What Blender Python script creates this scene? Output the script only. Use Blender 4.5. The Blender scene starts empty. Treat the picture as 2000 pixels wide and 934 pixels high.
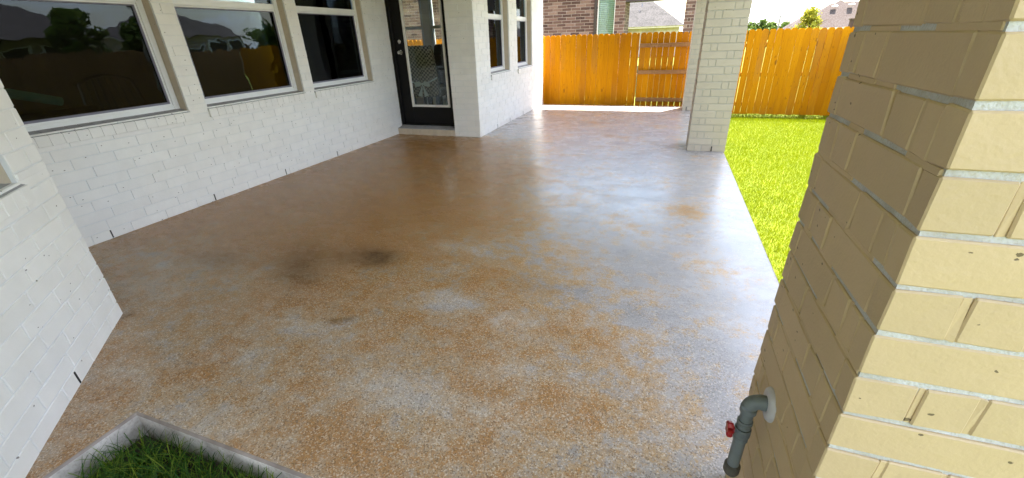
import bpy, math, random
import numpy as np
from mathutils import Vector, Matrix
random.seed(7); rng = np.random.default_rng(11)
S = 1.28                       # metres per layout unit (camera height = 1 unit)
scene = bpy.context.scene

# ------------------------------------------------------------------ camera
cd = bpy.data.cameras.new('camera'); cam = bpy.data.objects.new('camera', cd)
scene.collection.objects.link(cam); scene.camera = cam
cd.sensor_width = 36.0; cd.lens = 820/2000*36.0; cd.clip_start = 0.02; cd.clip_end = 3000
RX = (0.941358134087652, 0.11689196849152622, -0.3165140298457396)
RY = (0.33577617860679526, -0.41672269791237704, 0.844746441794724)
RZ = (-0.033154505986837474, -0.9014868056421046, -0.43153483982867824)
M3 = Matrix(((RX[0], -RX[1], -RX[2]), (RY[0], -RY[1], -RY[2]), (RZ[0], -RZ[1], -RZ[2])))
cam.matrix_world = Matrix.Translation((0, 0, S)) @ M3.to_4x4()

# ------------------------------------------------------------------ sky, sun, exposure
SUN_AZ = math.radians(31.7); SUN_EL = math.radians(70.5)     # azimuth clockwise from +Y
w = bpy.data.worlds.new('World'); scene.world = w; w.use_nodes = True
nt = w.node_tree; nt.nodes.clear()
out = nt.nodes.new('ShaderNodeOutputWorld'); bg = nt.nodes.new('ShaderNodeBackground')
sky = nt.nodes.new('ShaderNodeTexSky'); sky.sky_type = 'NISHITA'; sky.sun_disc = False
sky.sun_elevation = SUN_EL; sky.sun_rotation = SUN_AZ; sky.air_density = 1.5; sky.dust_density = 2.0
tc = nt.nodes.new('ShaderNodeTexCoord'); mp = nt.nodes.new('ShaderNodeMapping'); mp.inputs['Scale'].default_value = (1.2, 1.2, 4.0)
nz = nt.nodes.new('ShaderNodeTexNoise'); nz.inputs['Scale'].default_value = 2.2; nz.inputs['Detail'].default_value = 9; nz.inputs['Roughness'].default_value = .6
cr = nt.nodes.new('ShaderNodeValToRGB'); cr.color_ramp.elements[0].position = .42; cr.color_ramp.elements[1].position = .64
mx = nt.nodes.new('ShaderNodeMix'); mx.data_type = 'RGBA'
mx.inputs['B'].default_value = (5.6, 5.8, 6.4, 1)
nt.links.new(tc.outputs['Generated'], mp.inputs['Vector']); nt.links.new(mp.outputs[0], nz.inputs['Vector'])
nt.links.new(nz.outputs['Fac'], cr.inputs['Fac']); nt.links.new(cr.outputs['Color'], mx.inputs['Factor'])
nt.links.new(sky.outputs[0], mx.inputs['A']); nt.links.new(mx.outputs['Result'], bg.inputs['Color'])
bg.inputs['Strength'].default_value = 0.10
nt.links.new(bg.outputs[0], out.inputs['Surface'])
sl = bpy.data.lights.new('sun', 'SUN'); sl.energy = 4.0; sl.angle = math.radians(.53); sl.color = (1, .95, .86)
so = bpy.data.objects.new('sun', sl); scene.collection.objects.link(so)
sv = Vector((math.sin(SUN_AZ)*math.cos(SUN_EL), math.cos(SUN_AZ)*math.cos(SUN_EL), math.sin(SUN_EL)))
so.rotation_euler = sv.to_track_quat('Z', 'Y').to_euler(); so.location = (0, 0, 12)
scene.view_settings.view_transform = 'Standard'; scene.view_settings.look = 'None'
scene.view_settings.gamma = 1.0; scene.view_settings.use_curve_mapping = False
scene.view_settings.exposure = 3.25
scene.render.engine = 'CYCLES'
scene.cycles.max_bounces = 10; scene.cycles.diffuse_bounces = 5; scene.cycles.transparent_max_bounces = 16

# ------------------------------------------------------------------ material helpers
def srgb(r, g, b):
    f = lambda c: (c/12.92 if c <= .04045 else ((c+.055)/1.055)**2.4)
    return (f(r/255), f(g/255), f(b/255), 1)

class NT:
    def __init__(s, name):
        s.m = bpy.data.materials.new(name); s.m.use_nodes = True
        s.t = s.m.node_tree; s.p = s.t.nodes['Principled BSDF']; s.out = s.t.nodes['Material Output']
        s.tc = s.t.nodes.new('ShaderNodeTexCoord').outputs['Object']
    def n(s, typ, **kw):
        nd = s.t.nodes.new(typ)
        for k, v in kw.items():
            if k in nd.inputs: s.set(nd.inputs[k], v)
            else: setattr(nd, k, v)
        return nd
    def set(s, sock, v):
        if isinstance(v, bpy.types.NodeSocket): s.t.links.new(v, sock)
        else: sock.default_value = v
    def noise(s, scale, detail=3, rough=.5, vec=None, sc=None):
        nd = s.n('ShaderNodeTexNoise'); nd.inputs['Scale'].default_value = scale
        nd.inputs['Detail'].default_value = detail; nd.inputs['Roughness'].default_value = rough
        v = vec or s.tc
        if sc:
            mpn = s.n('ShaderNodeMapping'); s.set(mpn.inputs['Vector'], v); mpn.inputs['Scale'].default_value = sc; v = mpn.outputs[0]
        s.set(nd.inputs['Vector'], v); return nd.outputs['Fac']
    def vor(s, scale, feat='F1', out='Distance', sc=None, rnd=1):
        nd = s.n('ShaderNodeTexVoronoi'); nd.feature = feat; nd.inputs['Scale'].default_value = scale
        nd.inputs['Randomness'].default_value = rnd
        v = s.tc
        if sc:
            mpn = s.n('ShaderNodeMapping'); s.set(mpn.inputs['Vector'], v); mpn.inputs['Scale'].default_value = sc; v = mpn.outputs[0]
        s.set(nd.inputs['Vector'], v); return nd.outputs[out]
    def ramp(s, fac, stops):
        nd = s.n('ShaderNodeValToRGB'); e = nd.color_ramp.elements
        while len(e) < len(stops): e.new(.5)
        for i, (p, c) in enumerate(stops):
            e[i].position = p; e[i].color = c if isinstance(c, tuple) else (c, c, c, 1)
        s.set(nd.inputs['Fac'], fac); return nd.outputs['Color']
    def mix(s, fac, a, b, mode='MIX'):
        nd = s.n('ShaderNodeMix'); nd.data_type = 'RGBA'; nd.blend_type = mode; nd.clamp_factor = True
        s.set(nd.inputs[0], fac); s.set(nd.inputs[6], a); s.set(nd.inputs[7], b); return nd.outputs[2]
    def math(s, op, a, b=0.0, c=None, clamp=False):
        nd = s.n('ShaderNodeMath'); nd.operation = op; nd.use_clamp = clamp
        s.set(nd.inputs[0], a); s.set(nd.inputs[1], b)
        if c is not None: s.set(nd.inputs[2], c)
        return nd.outputs[0]
    def mr(s, v, a, b, c=0., d=1.):
        nd = s.n('ShaderNodeMapRange'); s.set(nd.inputs[0], v)
        for i, x in enumerate((a, b, c, d)): nd.inputs[i+1].default_value = x
        return nd.outputs[0]
    def bump(s, h, strength=.3, dist=.002, prev=None):
        nd = s.n('ShaderNodeBump'); nd.inputs['Strength'].default_value = strength; nd.inputs['Distance'].default_value = dist
        s.set(nd.inputs['Height'], h)
        if prev is not None: s.set(nd.inputs['Normal'], prev)
        return nd.outputs[0]
    def fin(s, col=None, rough=None, nrm=None, **kw):
        if col is not None: s.set(s.p.inputs['Base Color'], col)
        if rough is not None: s.set(s.p.inputs['Roughness'], rough)
        if nrm is not None: s.set(s.p.inputs['Normal'], nrm)
        for k, v in kw.items(): s.set(s.p.inputs[k.replace('_', ' ')], v)
        return s.m

def painted_brick(name, base, warm, var=.06, pits=.86):
    a = NT(name)
    big = a.noise(1.3, 3); mid = a.noise(9, 4)
    col = a.mix(a.mr(big, .3, .7), base, warm)
    attr = a.n('ShaderNodeAttribute'); attr.attribute_name = 'rnd'
    v = a.mr(attr.outputs['Fac'], 0, 1, 1-var, 1.0)
    col = a.mix(1.0, col, a.n('ShaderNodeCombineColor', Red=v, Green=v, Blue=v).outputs[0], 'MULTIPLY')
    d = a.mr(mid, .35, .7, .95, 1.0)
    col = a.mix(1.0, col, a.n('ShaderNodeCombineColor', Red=d, Green=d, Blue=d).outputs[0], 'MULTIPLY')
    # sparse pits and chips in the paint
    wv = a.noise(130, 2)
    pv = a.n('ShaderNodeTexVoronoi'); pv.inputs['Scale'].default_value = 46
    mp_ = a.n('ShaderNodeMapping'); a.set(mp_.inputs['Vector'], a.tc); mp_.inputs['Scale'].default_value = (1, 1, 1.7)
    a.set(pv.inputs['Vector'], mp_.outputs[0])
    dist = a.math('ADD', pv.outputs['Distance'], a.mr(wv, 0, 1, -.24, .24))
    sep = a.n('ShaderNodeSeparateColor'); a.set(sep.inputs[0], pv.outputs['Color'])
    rad = a.mr(sep.outputs[0], .85, 1.0, .03, .22)
    pit = a.math('LESS_THAN', dist, rad)
    pit = a.math('MULTIPLY', pit, a.math('GREATER_THAN', sep.outputs[0], pits))
    col = a.mix(a.math('MULTIPLY', pit, .88), col, (.10, .07, .05, 1))
    h = a.math('ADD', a.noise(140, 3), a.math('MULTIPLY', a.noise(22, 4), 2.4)); h = a.math('ADD', h, a.math('MULTIPLY', a.noise(7, 2), 1.5))
    h = a.math('SUBTRACT', h, a.math('MULTIPLY', pit, 2.5))
    nrm = a.bump(h, .55, .0016)
    return a.fin(col, .55, nrm)

M = {}
M['paint'] = painted_brick('painted_brick_white', (.82, .805, .80, 1), (.82, .79, .755, 1), .05, .985)
M['paint_shaded'] = painted_brick('painted_brick_shaded', (.58, .49, .385, 1), (.62, .52, .40, 1))  # wall paint copied darker and tan, recess shade put into the colour
M['mortar_w'] = painted_brick('painted_mortar_white', (.73, .74, .76, 1), (.76, .75, .73, 1), 0, .99)
M['paint_col'] = painted_brick('painted_brick_column', (.50, .44, .355, 1), (.53, .46, .365, 1), .06, .95)
M['mortar_c'] = painted_brick('painted_mortar_column', (.41, .39, .345, 1), (.45, .42, .36, 1), 0, .99)
M['paint_cream'] = painted_brick('painted_brick_cream', (.59, .452, .295, 1), (.615, .46, .29, 1), .1, .925)
def f_mortar():
    a = NT('sanded_mortar')
    col = a.mix(a.mr(a.noise(18, 4), .35, .65), (.45, .45, .47, 1), (.58, .59, .64, 1))
    col = a.mix(a.mr(a.noise(220, 2), .5, .75, 0, .5), col, (.40, .34, .25, 1))
    return a.fin(col, .9, a.bump(a.noise(180, 3), .9, .003))
M['mortar_p'] = f_mortar()
def f_darkbrick():
    a = NT('dark_brown_brick')
    attr = a.n('ShaderNodeAttribute'); attr.attribute_name = 'rnd'
    col = a.ramp(attr.outputs['Fac'], [(0, srgb(58, 38, 36)), (.35, srgb(82, 58, 54)), (.7, srgb(108, 82, 76)), (1, srgb(134, 110, 102))])
    col = a.mix(a.mr(a.noise(30, 4), .4, .7, 0, .5), col, (.12, .07, .06, 1))
    return a.fin(col, .85, a.bump(a.noise(60, 3), .5, .004))
M['dbrick'] = f_darkbrick()
def simple(name, col, rough=.5, bump=0, scale=40, var=None, **kw):
    a = NT(name); c = col
    if var: c = a.mix(a.mr(a.noise(scale*.2, 4), .35, .65), col, var)
    nrm = a.bump(a.noise(scale, 3), bump, .003) if bump else None
    return a.fin(c, rough, nrm, **kw)
M['dmortar'] = simple('buff_mortar', (.33, .27, .25, 1), .9, .4, 80, (.27, .22, .20, 1))
M['vinyl'] = simple('white_vinyl', (.78, .78, .80, 1), .3, var=(.74, .74, .76, 1))
M['gasket'] = simple('grey_screen_frame', (.17, .16, .22, 1), .5, var=(.14, .13, .18, 1))
M['black'] = simple('black_door_paint', (.004, .0035, .0035, 1), .4, .12, 60, (.006, .005, .005, 1)); M['black'].node_tree.nodes['Principled BSDF'].inputs['Specular IOR Level'].default_value = .18
M['doorglaze'] = simple('cream_lite_frame', (.66, .63, .60, 1), .35, var=(.7, .67, .63, 1))
M['nickel'] = simple('satin_nickel', (.55, .53, .5, 1), .25, Metallic=1.0)
M['sill'] = simple('grey_sill', (.36, .35, .38, 1), .7, .4, 90, (.30, .29, .30, 1))
M['slot'] = simple('dark_slot', (.02, .018, .016, 1), .9)
M['soffit'] = simple('painted_soffit', (.62, .57, .48, 1), .6, .2, 12, (.58, .53, .45, 1))
M['trim'] = simple('trim_board', (.5, .44, .36, 1), .6, .2, 30, (.46, .40, .33, 1))
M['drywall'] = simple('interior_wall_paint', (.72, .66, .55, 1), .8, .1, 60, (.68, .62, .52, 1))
M['drywall_shaded'] = simple('interior_wall_shaded', (.10, .075, .05, 1), .8, .1, 60, (.09, .07, .05, 1))  # much darker copy of the interior wall paint, painting in an unlit room
M['intfloor'] = simple('interior_floor', (.10, .07, .045, 1), .4, .1, 20, (.08, .055, .035, 1))  # floor colour darkened too, so the room behind the windows looks unlit
M['pvc'] = simple('grey_pvc', (.15, .175, .20, 1), .5, .35, 90, (.115, .135, .155, 1))
M['pvc_cap'] = simple('dirty_pvc_cap', (.10, .095, .085, 1), .7, .6, 120, (.05, .048, .042, 1))
M['red'] = simple('red_plastic', (.32, .006, .018, 1), .35, .05, 50, (.26, .006, .014, 1))
M['caulk'] = simple('white_escutcheon', (.55, .54, .62, 1), .5, .5, 90, (.46, .44, .50, 1))
M['teal'] = simple('teal_fabric', (.35, .75, .62, 1), .8, .3, 60, (.3, .68, .56, 1))
M['ironblack'] = simple('black_iron', (.012, .012, .014, 1), .35)
M['whitecloth'] = simple('white_ribbon', (.7, .7, .68, 1), .8, .2, 60)
M['tabletop'] = simple('dark_tabletop', (.03, .022, .018, 1), .25, var=(.045, .03, .02, 1))
M['paper'] = simple('white_box', (.7, .72, .7, 1), .6)
M['soil'] = simple('dark_soil', (.035, .026, .016, 1), .95, .8, 30, (.02, .016, .01, 1))
M['metalpole'] = simple('grey_pole', (.16, .15, .17, 1), .6)
M['stucco'] = simple('tan_wall', (.42, .34, .27, 1), .8, .2, 30, (.38, .31, .25, 1))
M['stone'] = simple('mixed_stone', (.5, .43, .37, 1), .9, .5, 5, (.25, .2, .17, 1))
M['bark'] = simple('bark', (.09, .06, .04, 1), .95, .7, 25, (.06, .045, .03, 1))
def f_shingle(name, c1, c2):
    a = NT(name)
    v = a.vor(3.2, out='Color', sc=(1, 1, 2.2))
    sp = a.n('ShaderNodeSeparateColor'); a.set(sp.inputs[0], v)
    col = a.mix(sp.outputs[0], c1, c2)
    col = a.mix(a.mr(a.noise(14, 4), .4, .65, 0, .35), col, (.12, .11, .11, 1))
    a.p.inputs['Specular IOR Level'].default_value = .1
    return a.fin(col, .95, a.bump(sp.outputs[1], .4, .02))
M['shingle'] = f_shingle('grey_shingle', (.036, .034, .033, 1), (.052, .048, .047, 1))
M['shingle_b'] = f_shingle('brown_shingle', (.05, .040, .038, 1), (.07, .056, .052, 1))
def f_fence(name, c1, c2, c3, dirt=.0):
    a = NT(name)
    attr = a.n('ShaderNodeAttribute'); attr.attribute_name = 'rnd'
    sep = attr.outputs['Fac']
    offs = a.n('ShaderNodeCombineXYZ'); a.set(offs.inputs[0], a.math('MULTIPLY', sep, 37.)); a.set(offs.inputs[1], a.math('MULTIPLY', sep, 11.))
    vv = a.n('ShaderNodeVectorMath'); vv.operation = 'ADD'; a.set(vv.inputs[0], a.tc); a.set(vv.inputs[1], offs.outputs[0])
    grain = a.noise(55, 5, .65, vec=vv.outputs[0], sc=(1, 1, .07))
    blot = a.noise(3.2, 3, vec=vv.outputs[0], sc=(1, 1, .35))
    col = a.ramp(sep, [(0, tuple(.5*(p+q) for p, q in zip(c1, c3))), (.3, c1), (.75, c2), (1, c1)])
    col = a.mix(a.mr(grain, .42, .72, 0, .55), col, c3)
    col = a.mix(a.mr(blot, .52, .75, 0, .45), col, c3)
    # knots
    kn = a.n('ShaderNodeTexVoronoi'); kn.inputs['Scale'].default_value = 7.5
    mpk = a.n('ShaderNodeMapping'); a.set(mpk.inputs['Vector'], vv.outputs[0]); mpk.inputs['Scale'].default_value = (1, 1, .45)
    a.set(kn.inputs['Vector'], mpk.outputs[0])
    kc = a.n('ShaderNodeSeparateColor'); a.set(kc.inputs[0], kn.outputs['Color'])
    kd = a.math('ADD', kn.outputs['Distance'], a.mr(a.noise(40, 2, vec=vv.outputs[0]), 0, 1, -.06, .06))
    kr = a.math('MULTIPLY', a.mr(kc.outputs[0], .2, 1, .0, .20), 1.0)
    knot = a.math('MULTIPLY', a.mr(a.math('SUBTRACT', kd, kr), -.05, .03, 1, 0), a.math('GREATER_THAN', kc.outputs[0], .35))
    col = a.mix(a.math('MULTIPLY', knot, .62), col, (.13, .05, .012, 1))
    sp2 = a.noise(26, 3, .6, vec=vv.outputs[0], sc=(1, 1, .5)); col = a.mix(a.mr(sp2, .62, .72, 0, .55), col, (.18, .07, .01, 1))
    wz = a.noise(1.6, 4, .6, vec=vv.outputs[0], sc=(1, 1, .6)); col = a.mix(a.mr(wz, .5, .72, 0, .38), col, (.30, .15, .05, 1))
    a.p.inputs['Specular IOR Level'].default_value = .08
    return a.fin(col, .9, a.bump(grain, .35, .003))
M['fence'] = f_fence('orange_stained_cedar', (.52, .212, .003, 1), (.58, .245, .004, 1), (.38, .13, .004, 1))
M['rail'] = f_fence('weathered_rail', (.36, .20, .09, 1), (.42, .23, .11, 1), (.22, .12, .06, 1))

def f_concrete():
    a = NT('stained_concrete')
    at = a.n('ShaderNodeAttribute'); at.attribute_name = 'stain_sheen'
    sp = a.n('ShaderNodeSeparateColor'); a.set(sp.inputs[0], at.outputs['Color'])
    R_, G_, B_ = sp.outputs[0], sp.outputs[1], sp.outputs[2]
    n1 = a.noise(2.3, 6, .62); n2 = a.noise(11, 5, .6); n3 = a.noise(60, 4, .6)
    grain = a.noise(230, 2, .6); grain2 = a.noise(420, 1, .5)
    of = a.math('ADD', R_, a.mr(n1, .3, .7, -.34, .34)); of = a.math('ADD', of, a.mr(n2, .3, .7, -.34, .34))
    of = a.math('ADD', of, a.mr(n3, .3, .7, -.22, .22))
    of = a.math('ADD', of, a.mr(grain, .3, .7, -.26, .26), clamp=True)
    tan = a.mix(a.mr(n2, .35, .65), srgb(144, 114, 76), srgb(166, 136, 94))
    org = a.mix(a.mr(n3, .35, .65), srgb(134, 90, 36), srgb(164, 114, 48))
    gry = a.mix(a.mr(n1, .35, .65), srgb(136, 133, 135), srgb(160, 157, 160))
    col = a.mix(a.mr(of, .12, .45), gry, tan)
    col = a.mix(a.mr(of, .45, .85), col, org)
    # paler sand finish, strongest toward the near end of the slab
    pale = a.mix(a.mr(n3, .35, .65), srgb(172, 156, 142), srgb(190, 176, 164))
    col = a.mix(a.math('MULTIPLY', a.mr(a.math('ADD', B_, a.mr(n1, .3, .7, -.25, .25)), .45, 1.0, 0, .62), a.mr(of, .35, .95, 1, .25)), col, pale)
    # exposed aggregate: light and dark grains
    vg = a.n('ShaderNodeTexVoronoi'); vg.inputs['Scale'].default_value = 215; a.set(vg.inputs['Vector'], a.tc)
    vs = a.n('ShaderNodeSeparateColor'); a.set(vs.inputs[0], vg.outputs['Color'])
    expo = a.mr(a.math('ADD', B_, a.mr(n2, .3, .7, -.25, .25)), .1, .7, .25, 1.0)
    lg = a.math('MULTIPLY', a.mr(vs.outputs[0], .70, .95), expo)
    dg = a.math('MULTIPLY', a.mr(vs.outputs[1], .72, .95), expo)
    col = a.mix(a.math('MULTIPLY', lg, .42), col, srgb(226, 214, 200))
    col = a.mix(a.math('MULTIPLY', dg, .6), col, srgb(84, 66, 50))
    # larger pebbles
    vp = a.n('ShaderNodeTexVoronoi'); vp.inputs['Scale'].default_value = 62; a.set(vp.inputs['Vector'], a.tc)
    vq = a.n('ShaderNodeSeparateColor'); a.set(vq.inputs[0], vp.outputs['Color'])
    pb = a.math('MULTIPLY', a.math('LESS_THAN', vp.outputs['Distance'], a.mr(vq.outputs[0], .8, 1, 0, .26)), a.math('GREATER_THAN', vq.outputs[0], .94))
    pb = a.math('MULTIPLY', pb, a.mr(B_, .35, .8))
    col = a.mix(a.math('MULTIPLY', pb, .35), col, srgb(224, 214, 204))
    # dark specks / drips
    vd = a.n('ShaderNodeTexVoronoi'); vd.inputs['Scale'].default_value = 9; a.set(vd.inputs['Vector'], a.tc)
    ve = a.n('ShaderNodeSeparateColor'); a.set(ve.inputs[0], vd.outputs['Color'])
    sk = a.math('MULTIPLY', a.math('LESS_THAN', vd.outputs['Distance'], a.mr(ve.outputs[1], .85, 1, .0, .05)), .7)
    col = a.mix(sk, col, srgb(60, 42, 26))
    # scuffs and trowel marks
    sc1 = a.noise(7, 7, .72, sc=(1, 2.2, 1)); sc2 = a.noise(1.7, 2)
    scf = a.math('MULTIPLY', a.mr(sc1, .60, .68), a.mr(sc2, .45, .6))
    col = a.mix(a.math('MULTIPLY', scf, .45), col, srgb(92, 84, 80))
    scl = a.math('MULTIPLY', a.mr(a.noise(9, 7, .7, sc=(1, 2, 1)), .60, .70), a.mr(sc2, .55, .4))
    col = a.mix(a.math('MULTIPLY', scl, .35), col, srgb(206, 200, 198))
    # wet / rust stains
    df = a.math('MULTIPLY', G_, a.mr(a.math('ADD', n3, n2), .8, 1.2, .55, 1.15), clamp=True)
    col = a.mix(df, col, srgb(82, 54, 14))
    h = a.math('ADD', a.math('MULTIPLY', a.math('ADD', grain, grain2), expo), a.math('MULTIPLY', a.noise(28, 3), .15))
    nrm = a.bump(h, .36, .0013)
    # sealer: glossy film, thicker where the slab is smooth
    trow = a.noise(3.1, 6, .68, sc=(1, 1.7, 1))
    rough = a.mr(trow, .3, .7, .19, .34)
    a.fin(col, a.mr(n2, .3, .7, .42, .62), nrm)
    cn = a.bump(a.math('ADD', a.noise(2.6, 5, .55, sc=(1, 1.4, 1)), a.math('MULTIPLY', a.math('MULTIPLY', grain, expo), .30)), .05, .003)
    a.set(a.p.inputs['Coat Weight'], a.math('MULTIPLY', a.mr(B_, .2, .9, 1.0, .5), a.mr(R_, .4, .9, 1.0, .72))); a.set(a.p.inputs['Coat Roughness'], rough)
    a.p.inputs['Coat IOR'].default_value = 1.38; a.p.inputs['Specular IOR Level'].default_value = .3; a.set(a.p.inputs['Coat Normal'], cn)
    return a.m
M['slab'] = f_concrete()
def f_side():
    a = NT('bare_concrete_edge')
    col = a.mix(a.mr(a.noise(7, 5, .65), .35, .65), srgb(150, 142, 134), srgb(204, 196, 190))
    col = a.mix(a.mr(a.noise(90, 3), .5, .75, 0, .5), col, srgb(120, 108, 104))
    return a.fin(col, .9, a.bump(a.math('ADD', a.noise(50, 4), a.math('MULTIPLY', a.noise(14, 3), 2)), .9, .006))
M['side'] = f_side()
M['lip'] = simple('grey_concrete_lip', srgb(120, 108, 102), .7, .5, 70, srgb(146, 134, 128))
def f_glass(name, tint, gloss=.62, rough=0.0):
    a = NT(name); a.t.nodes.remove(a.p)
    tr = a.n('ShaderNodeBsdfTransparent'); tr.inputs['Color'].default_value = tint
    gl = a.n('ShaderNodeBsdfGlossy'); gl.inputs['Roughness'].default_value = rough; gb = a.bump(a.noise(3.2, 2), .10, .02); a.set(gl.inputs['Normal'], gb)
    gl.inputs['Color'].default_value = (gloss*.80, gloss*.93, gloss*1.12, 1)
    fr = a.n('ShaderNodeFresnel'); fr.inputs['IOR'].default_value = 1.48
    a.set(fr.inputs['Normal'], a.bump(a.noise(3.2, 2), .10, .02))
    ms = a.n('ShaderNodeMixShader'); a.set(ms.inputs[0], fr.outputs[0]); a.set(ms.inputs[1], tr.outputs[0]); a.set(ms.inputs[2], gl.outputs[0])
    a.set(a.out.inputs['Surface'], ms.outputs[0]); return a.m
M['glass'] = f_glass('tinted_window_glass', (.40, .44, .42, 1))
M['glass_clear'] = f_glass('clear_glass', (.92, .95, .92, 1), .8)
def f_screen():
    a = NT('insect_screen_mesh'); a.t.nodes.remove(a.p)
    tr = a.n('ShaderNodeBsdfTransparent'); tr.inputs['Color'].default_value = (.62, .60, .56, 1)
    dfb = a.n('ShaderNodeBsdfDiffuse'); dfb.inputs['Color'].default_value = (.02, .018, .02, 1)
    ms = a.n('ShaderNodeMixShader'); ms.inputs[0].default_value = .5; a.set(ms.inputs[1], tr.outputs[0]); a.set(ms.inputs[2], dfb.outputs[0])
    a.set(a.out.inputs['Surface'], ms.outputs[0]); return a.m
M['screen'] = f_screen()
def f_blind(name, c):
    a = NT(name)
    wv = a.n('ShaderNodeTexWave'); wv.wave_type = 'BANDS'; wv.bands_direction = 'Z'; wv.inputs['Scale'].default_value = 6.5
    a.set(wv.inputs['Vector'], a.tc)
    col = a.mix(wv.outputs['Fac'], (c[0]*.55, c[1]*.55, c[2]*.55, 1), c)
    return a.fin(col, .5, a.bump(wv.outputs['Fac'], .6, .01))
M['blind'] = f_blind('pale_green_blind', (.38, .58, .44, 1))
def f_leaf(name, c1, c2, c3, tr=.35):
    a = NT(name)
    attr = a.n('ShaderNodeAttribute'); attr.attribute_name = 'rnd'
    col = a.ramp(attr.outputs['Fac'], [(0, c1), (.55, c2), (1, c3)])
    a.t.nodes.remove(a.p)
    d = a.n('ShaderNodeBsdfDiffuse'); a.set(d.inputs['Color'], col)
    t = a.n('ShaderNodeBsdfTranslucent'); a.set(t.inputs['Color'], col)
    g = a.n('ShaderNodeBsdfGlossy'); g.inputs['Roughness'].default_value = .45; g.inputs['Color'].default_value = (.8, .9, .7, 1)
    m1 = a.n('ShaderNodeMixShader'); m1.inputs[0].default_value = tr; a.set(m1.inputs[1], d.outputs[0]); a.set(m1.inputs[2], t.outputs[0])
    m2 = a.n('ShaderNodeMixShader'); m2.inputs[0].default_value = .015; a.set(m2.inputs[1], m1.outputs[0]); a.set(m2.inputs[2], g.outputs[0])
    a.set(a.out.inputs['Surface'], m2.outputs[0]); return a.m
M['lawn'] = f_leaf('lawn_blade', (.13, .185, .002, 1), (.20, .255, .002, 1), (.27, .29, .003, 1))
M['lawn_dark'] = f_leaf('long_grass_blade', (.012, .045, .012, 1), (.05, .125, .016, 1), (.22, .29, .03, 1))
M['leaf_y'] = f_leaf('yellow_green_leaf', (.10, .12, .01, 1), (.26, .24, .02, 1), (.40, .30, .03, 1))
M['leaf_g'] = f_leaf('mid_green_leaf', (.03, .06, .012, 1), (.07, .11, .02, 1), (.12, .14, .03, 1))
def f_ground():
    a = NT('turf_ground')
    col = a.mix(a.mr(a.noise(5, 5), .35, .65), (.10, .13, .003, 1), (.15, .175, .004, 1))
    return a.fin(col, .95, a.bump(a.noise(60, 4), 1, .02))
M['turf'] = f_ground()
def f_wicker(name, c1, c2, sc=60):
    a = NT(name)
    mpn = a.n('ShaderNodeMapping'); a.set(mpn.inputs['Vector'], a.tc); mpn.inputs['Scale'].default_value = (sc, sc, sc)
    ck = a.n('ShaderNodeTexChecker'); a.set(ck.inputs['Vector'], mpn.outputs[0]); ck.inputs['Scale'].default_value = 1
    col = a.mix(ck.outputs['Fac'], c1, c2)
    col = a.mix(a.mr(a.noise(90, 3), .4, .7, 0, .5), col, (.02, .018, .016, 1))
    return a.fin(col, .8, a.bump(ck.outputs['Fac'], .6, .006))
M['wicker'] = f_wicker('woven_taupe_fabric', (.10, .07, .05, 1), (.50, .40, .31, 1), 34)
M['wicker_d'] = f_wicker('dark_woven_panel', (.035, .022, .018, 1), (.10, .07, .055, 1), 80)

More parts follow.
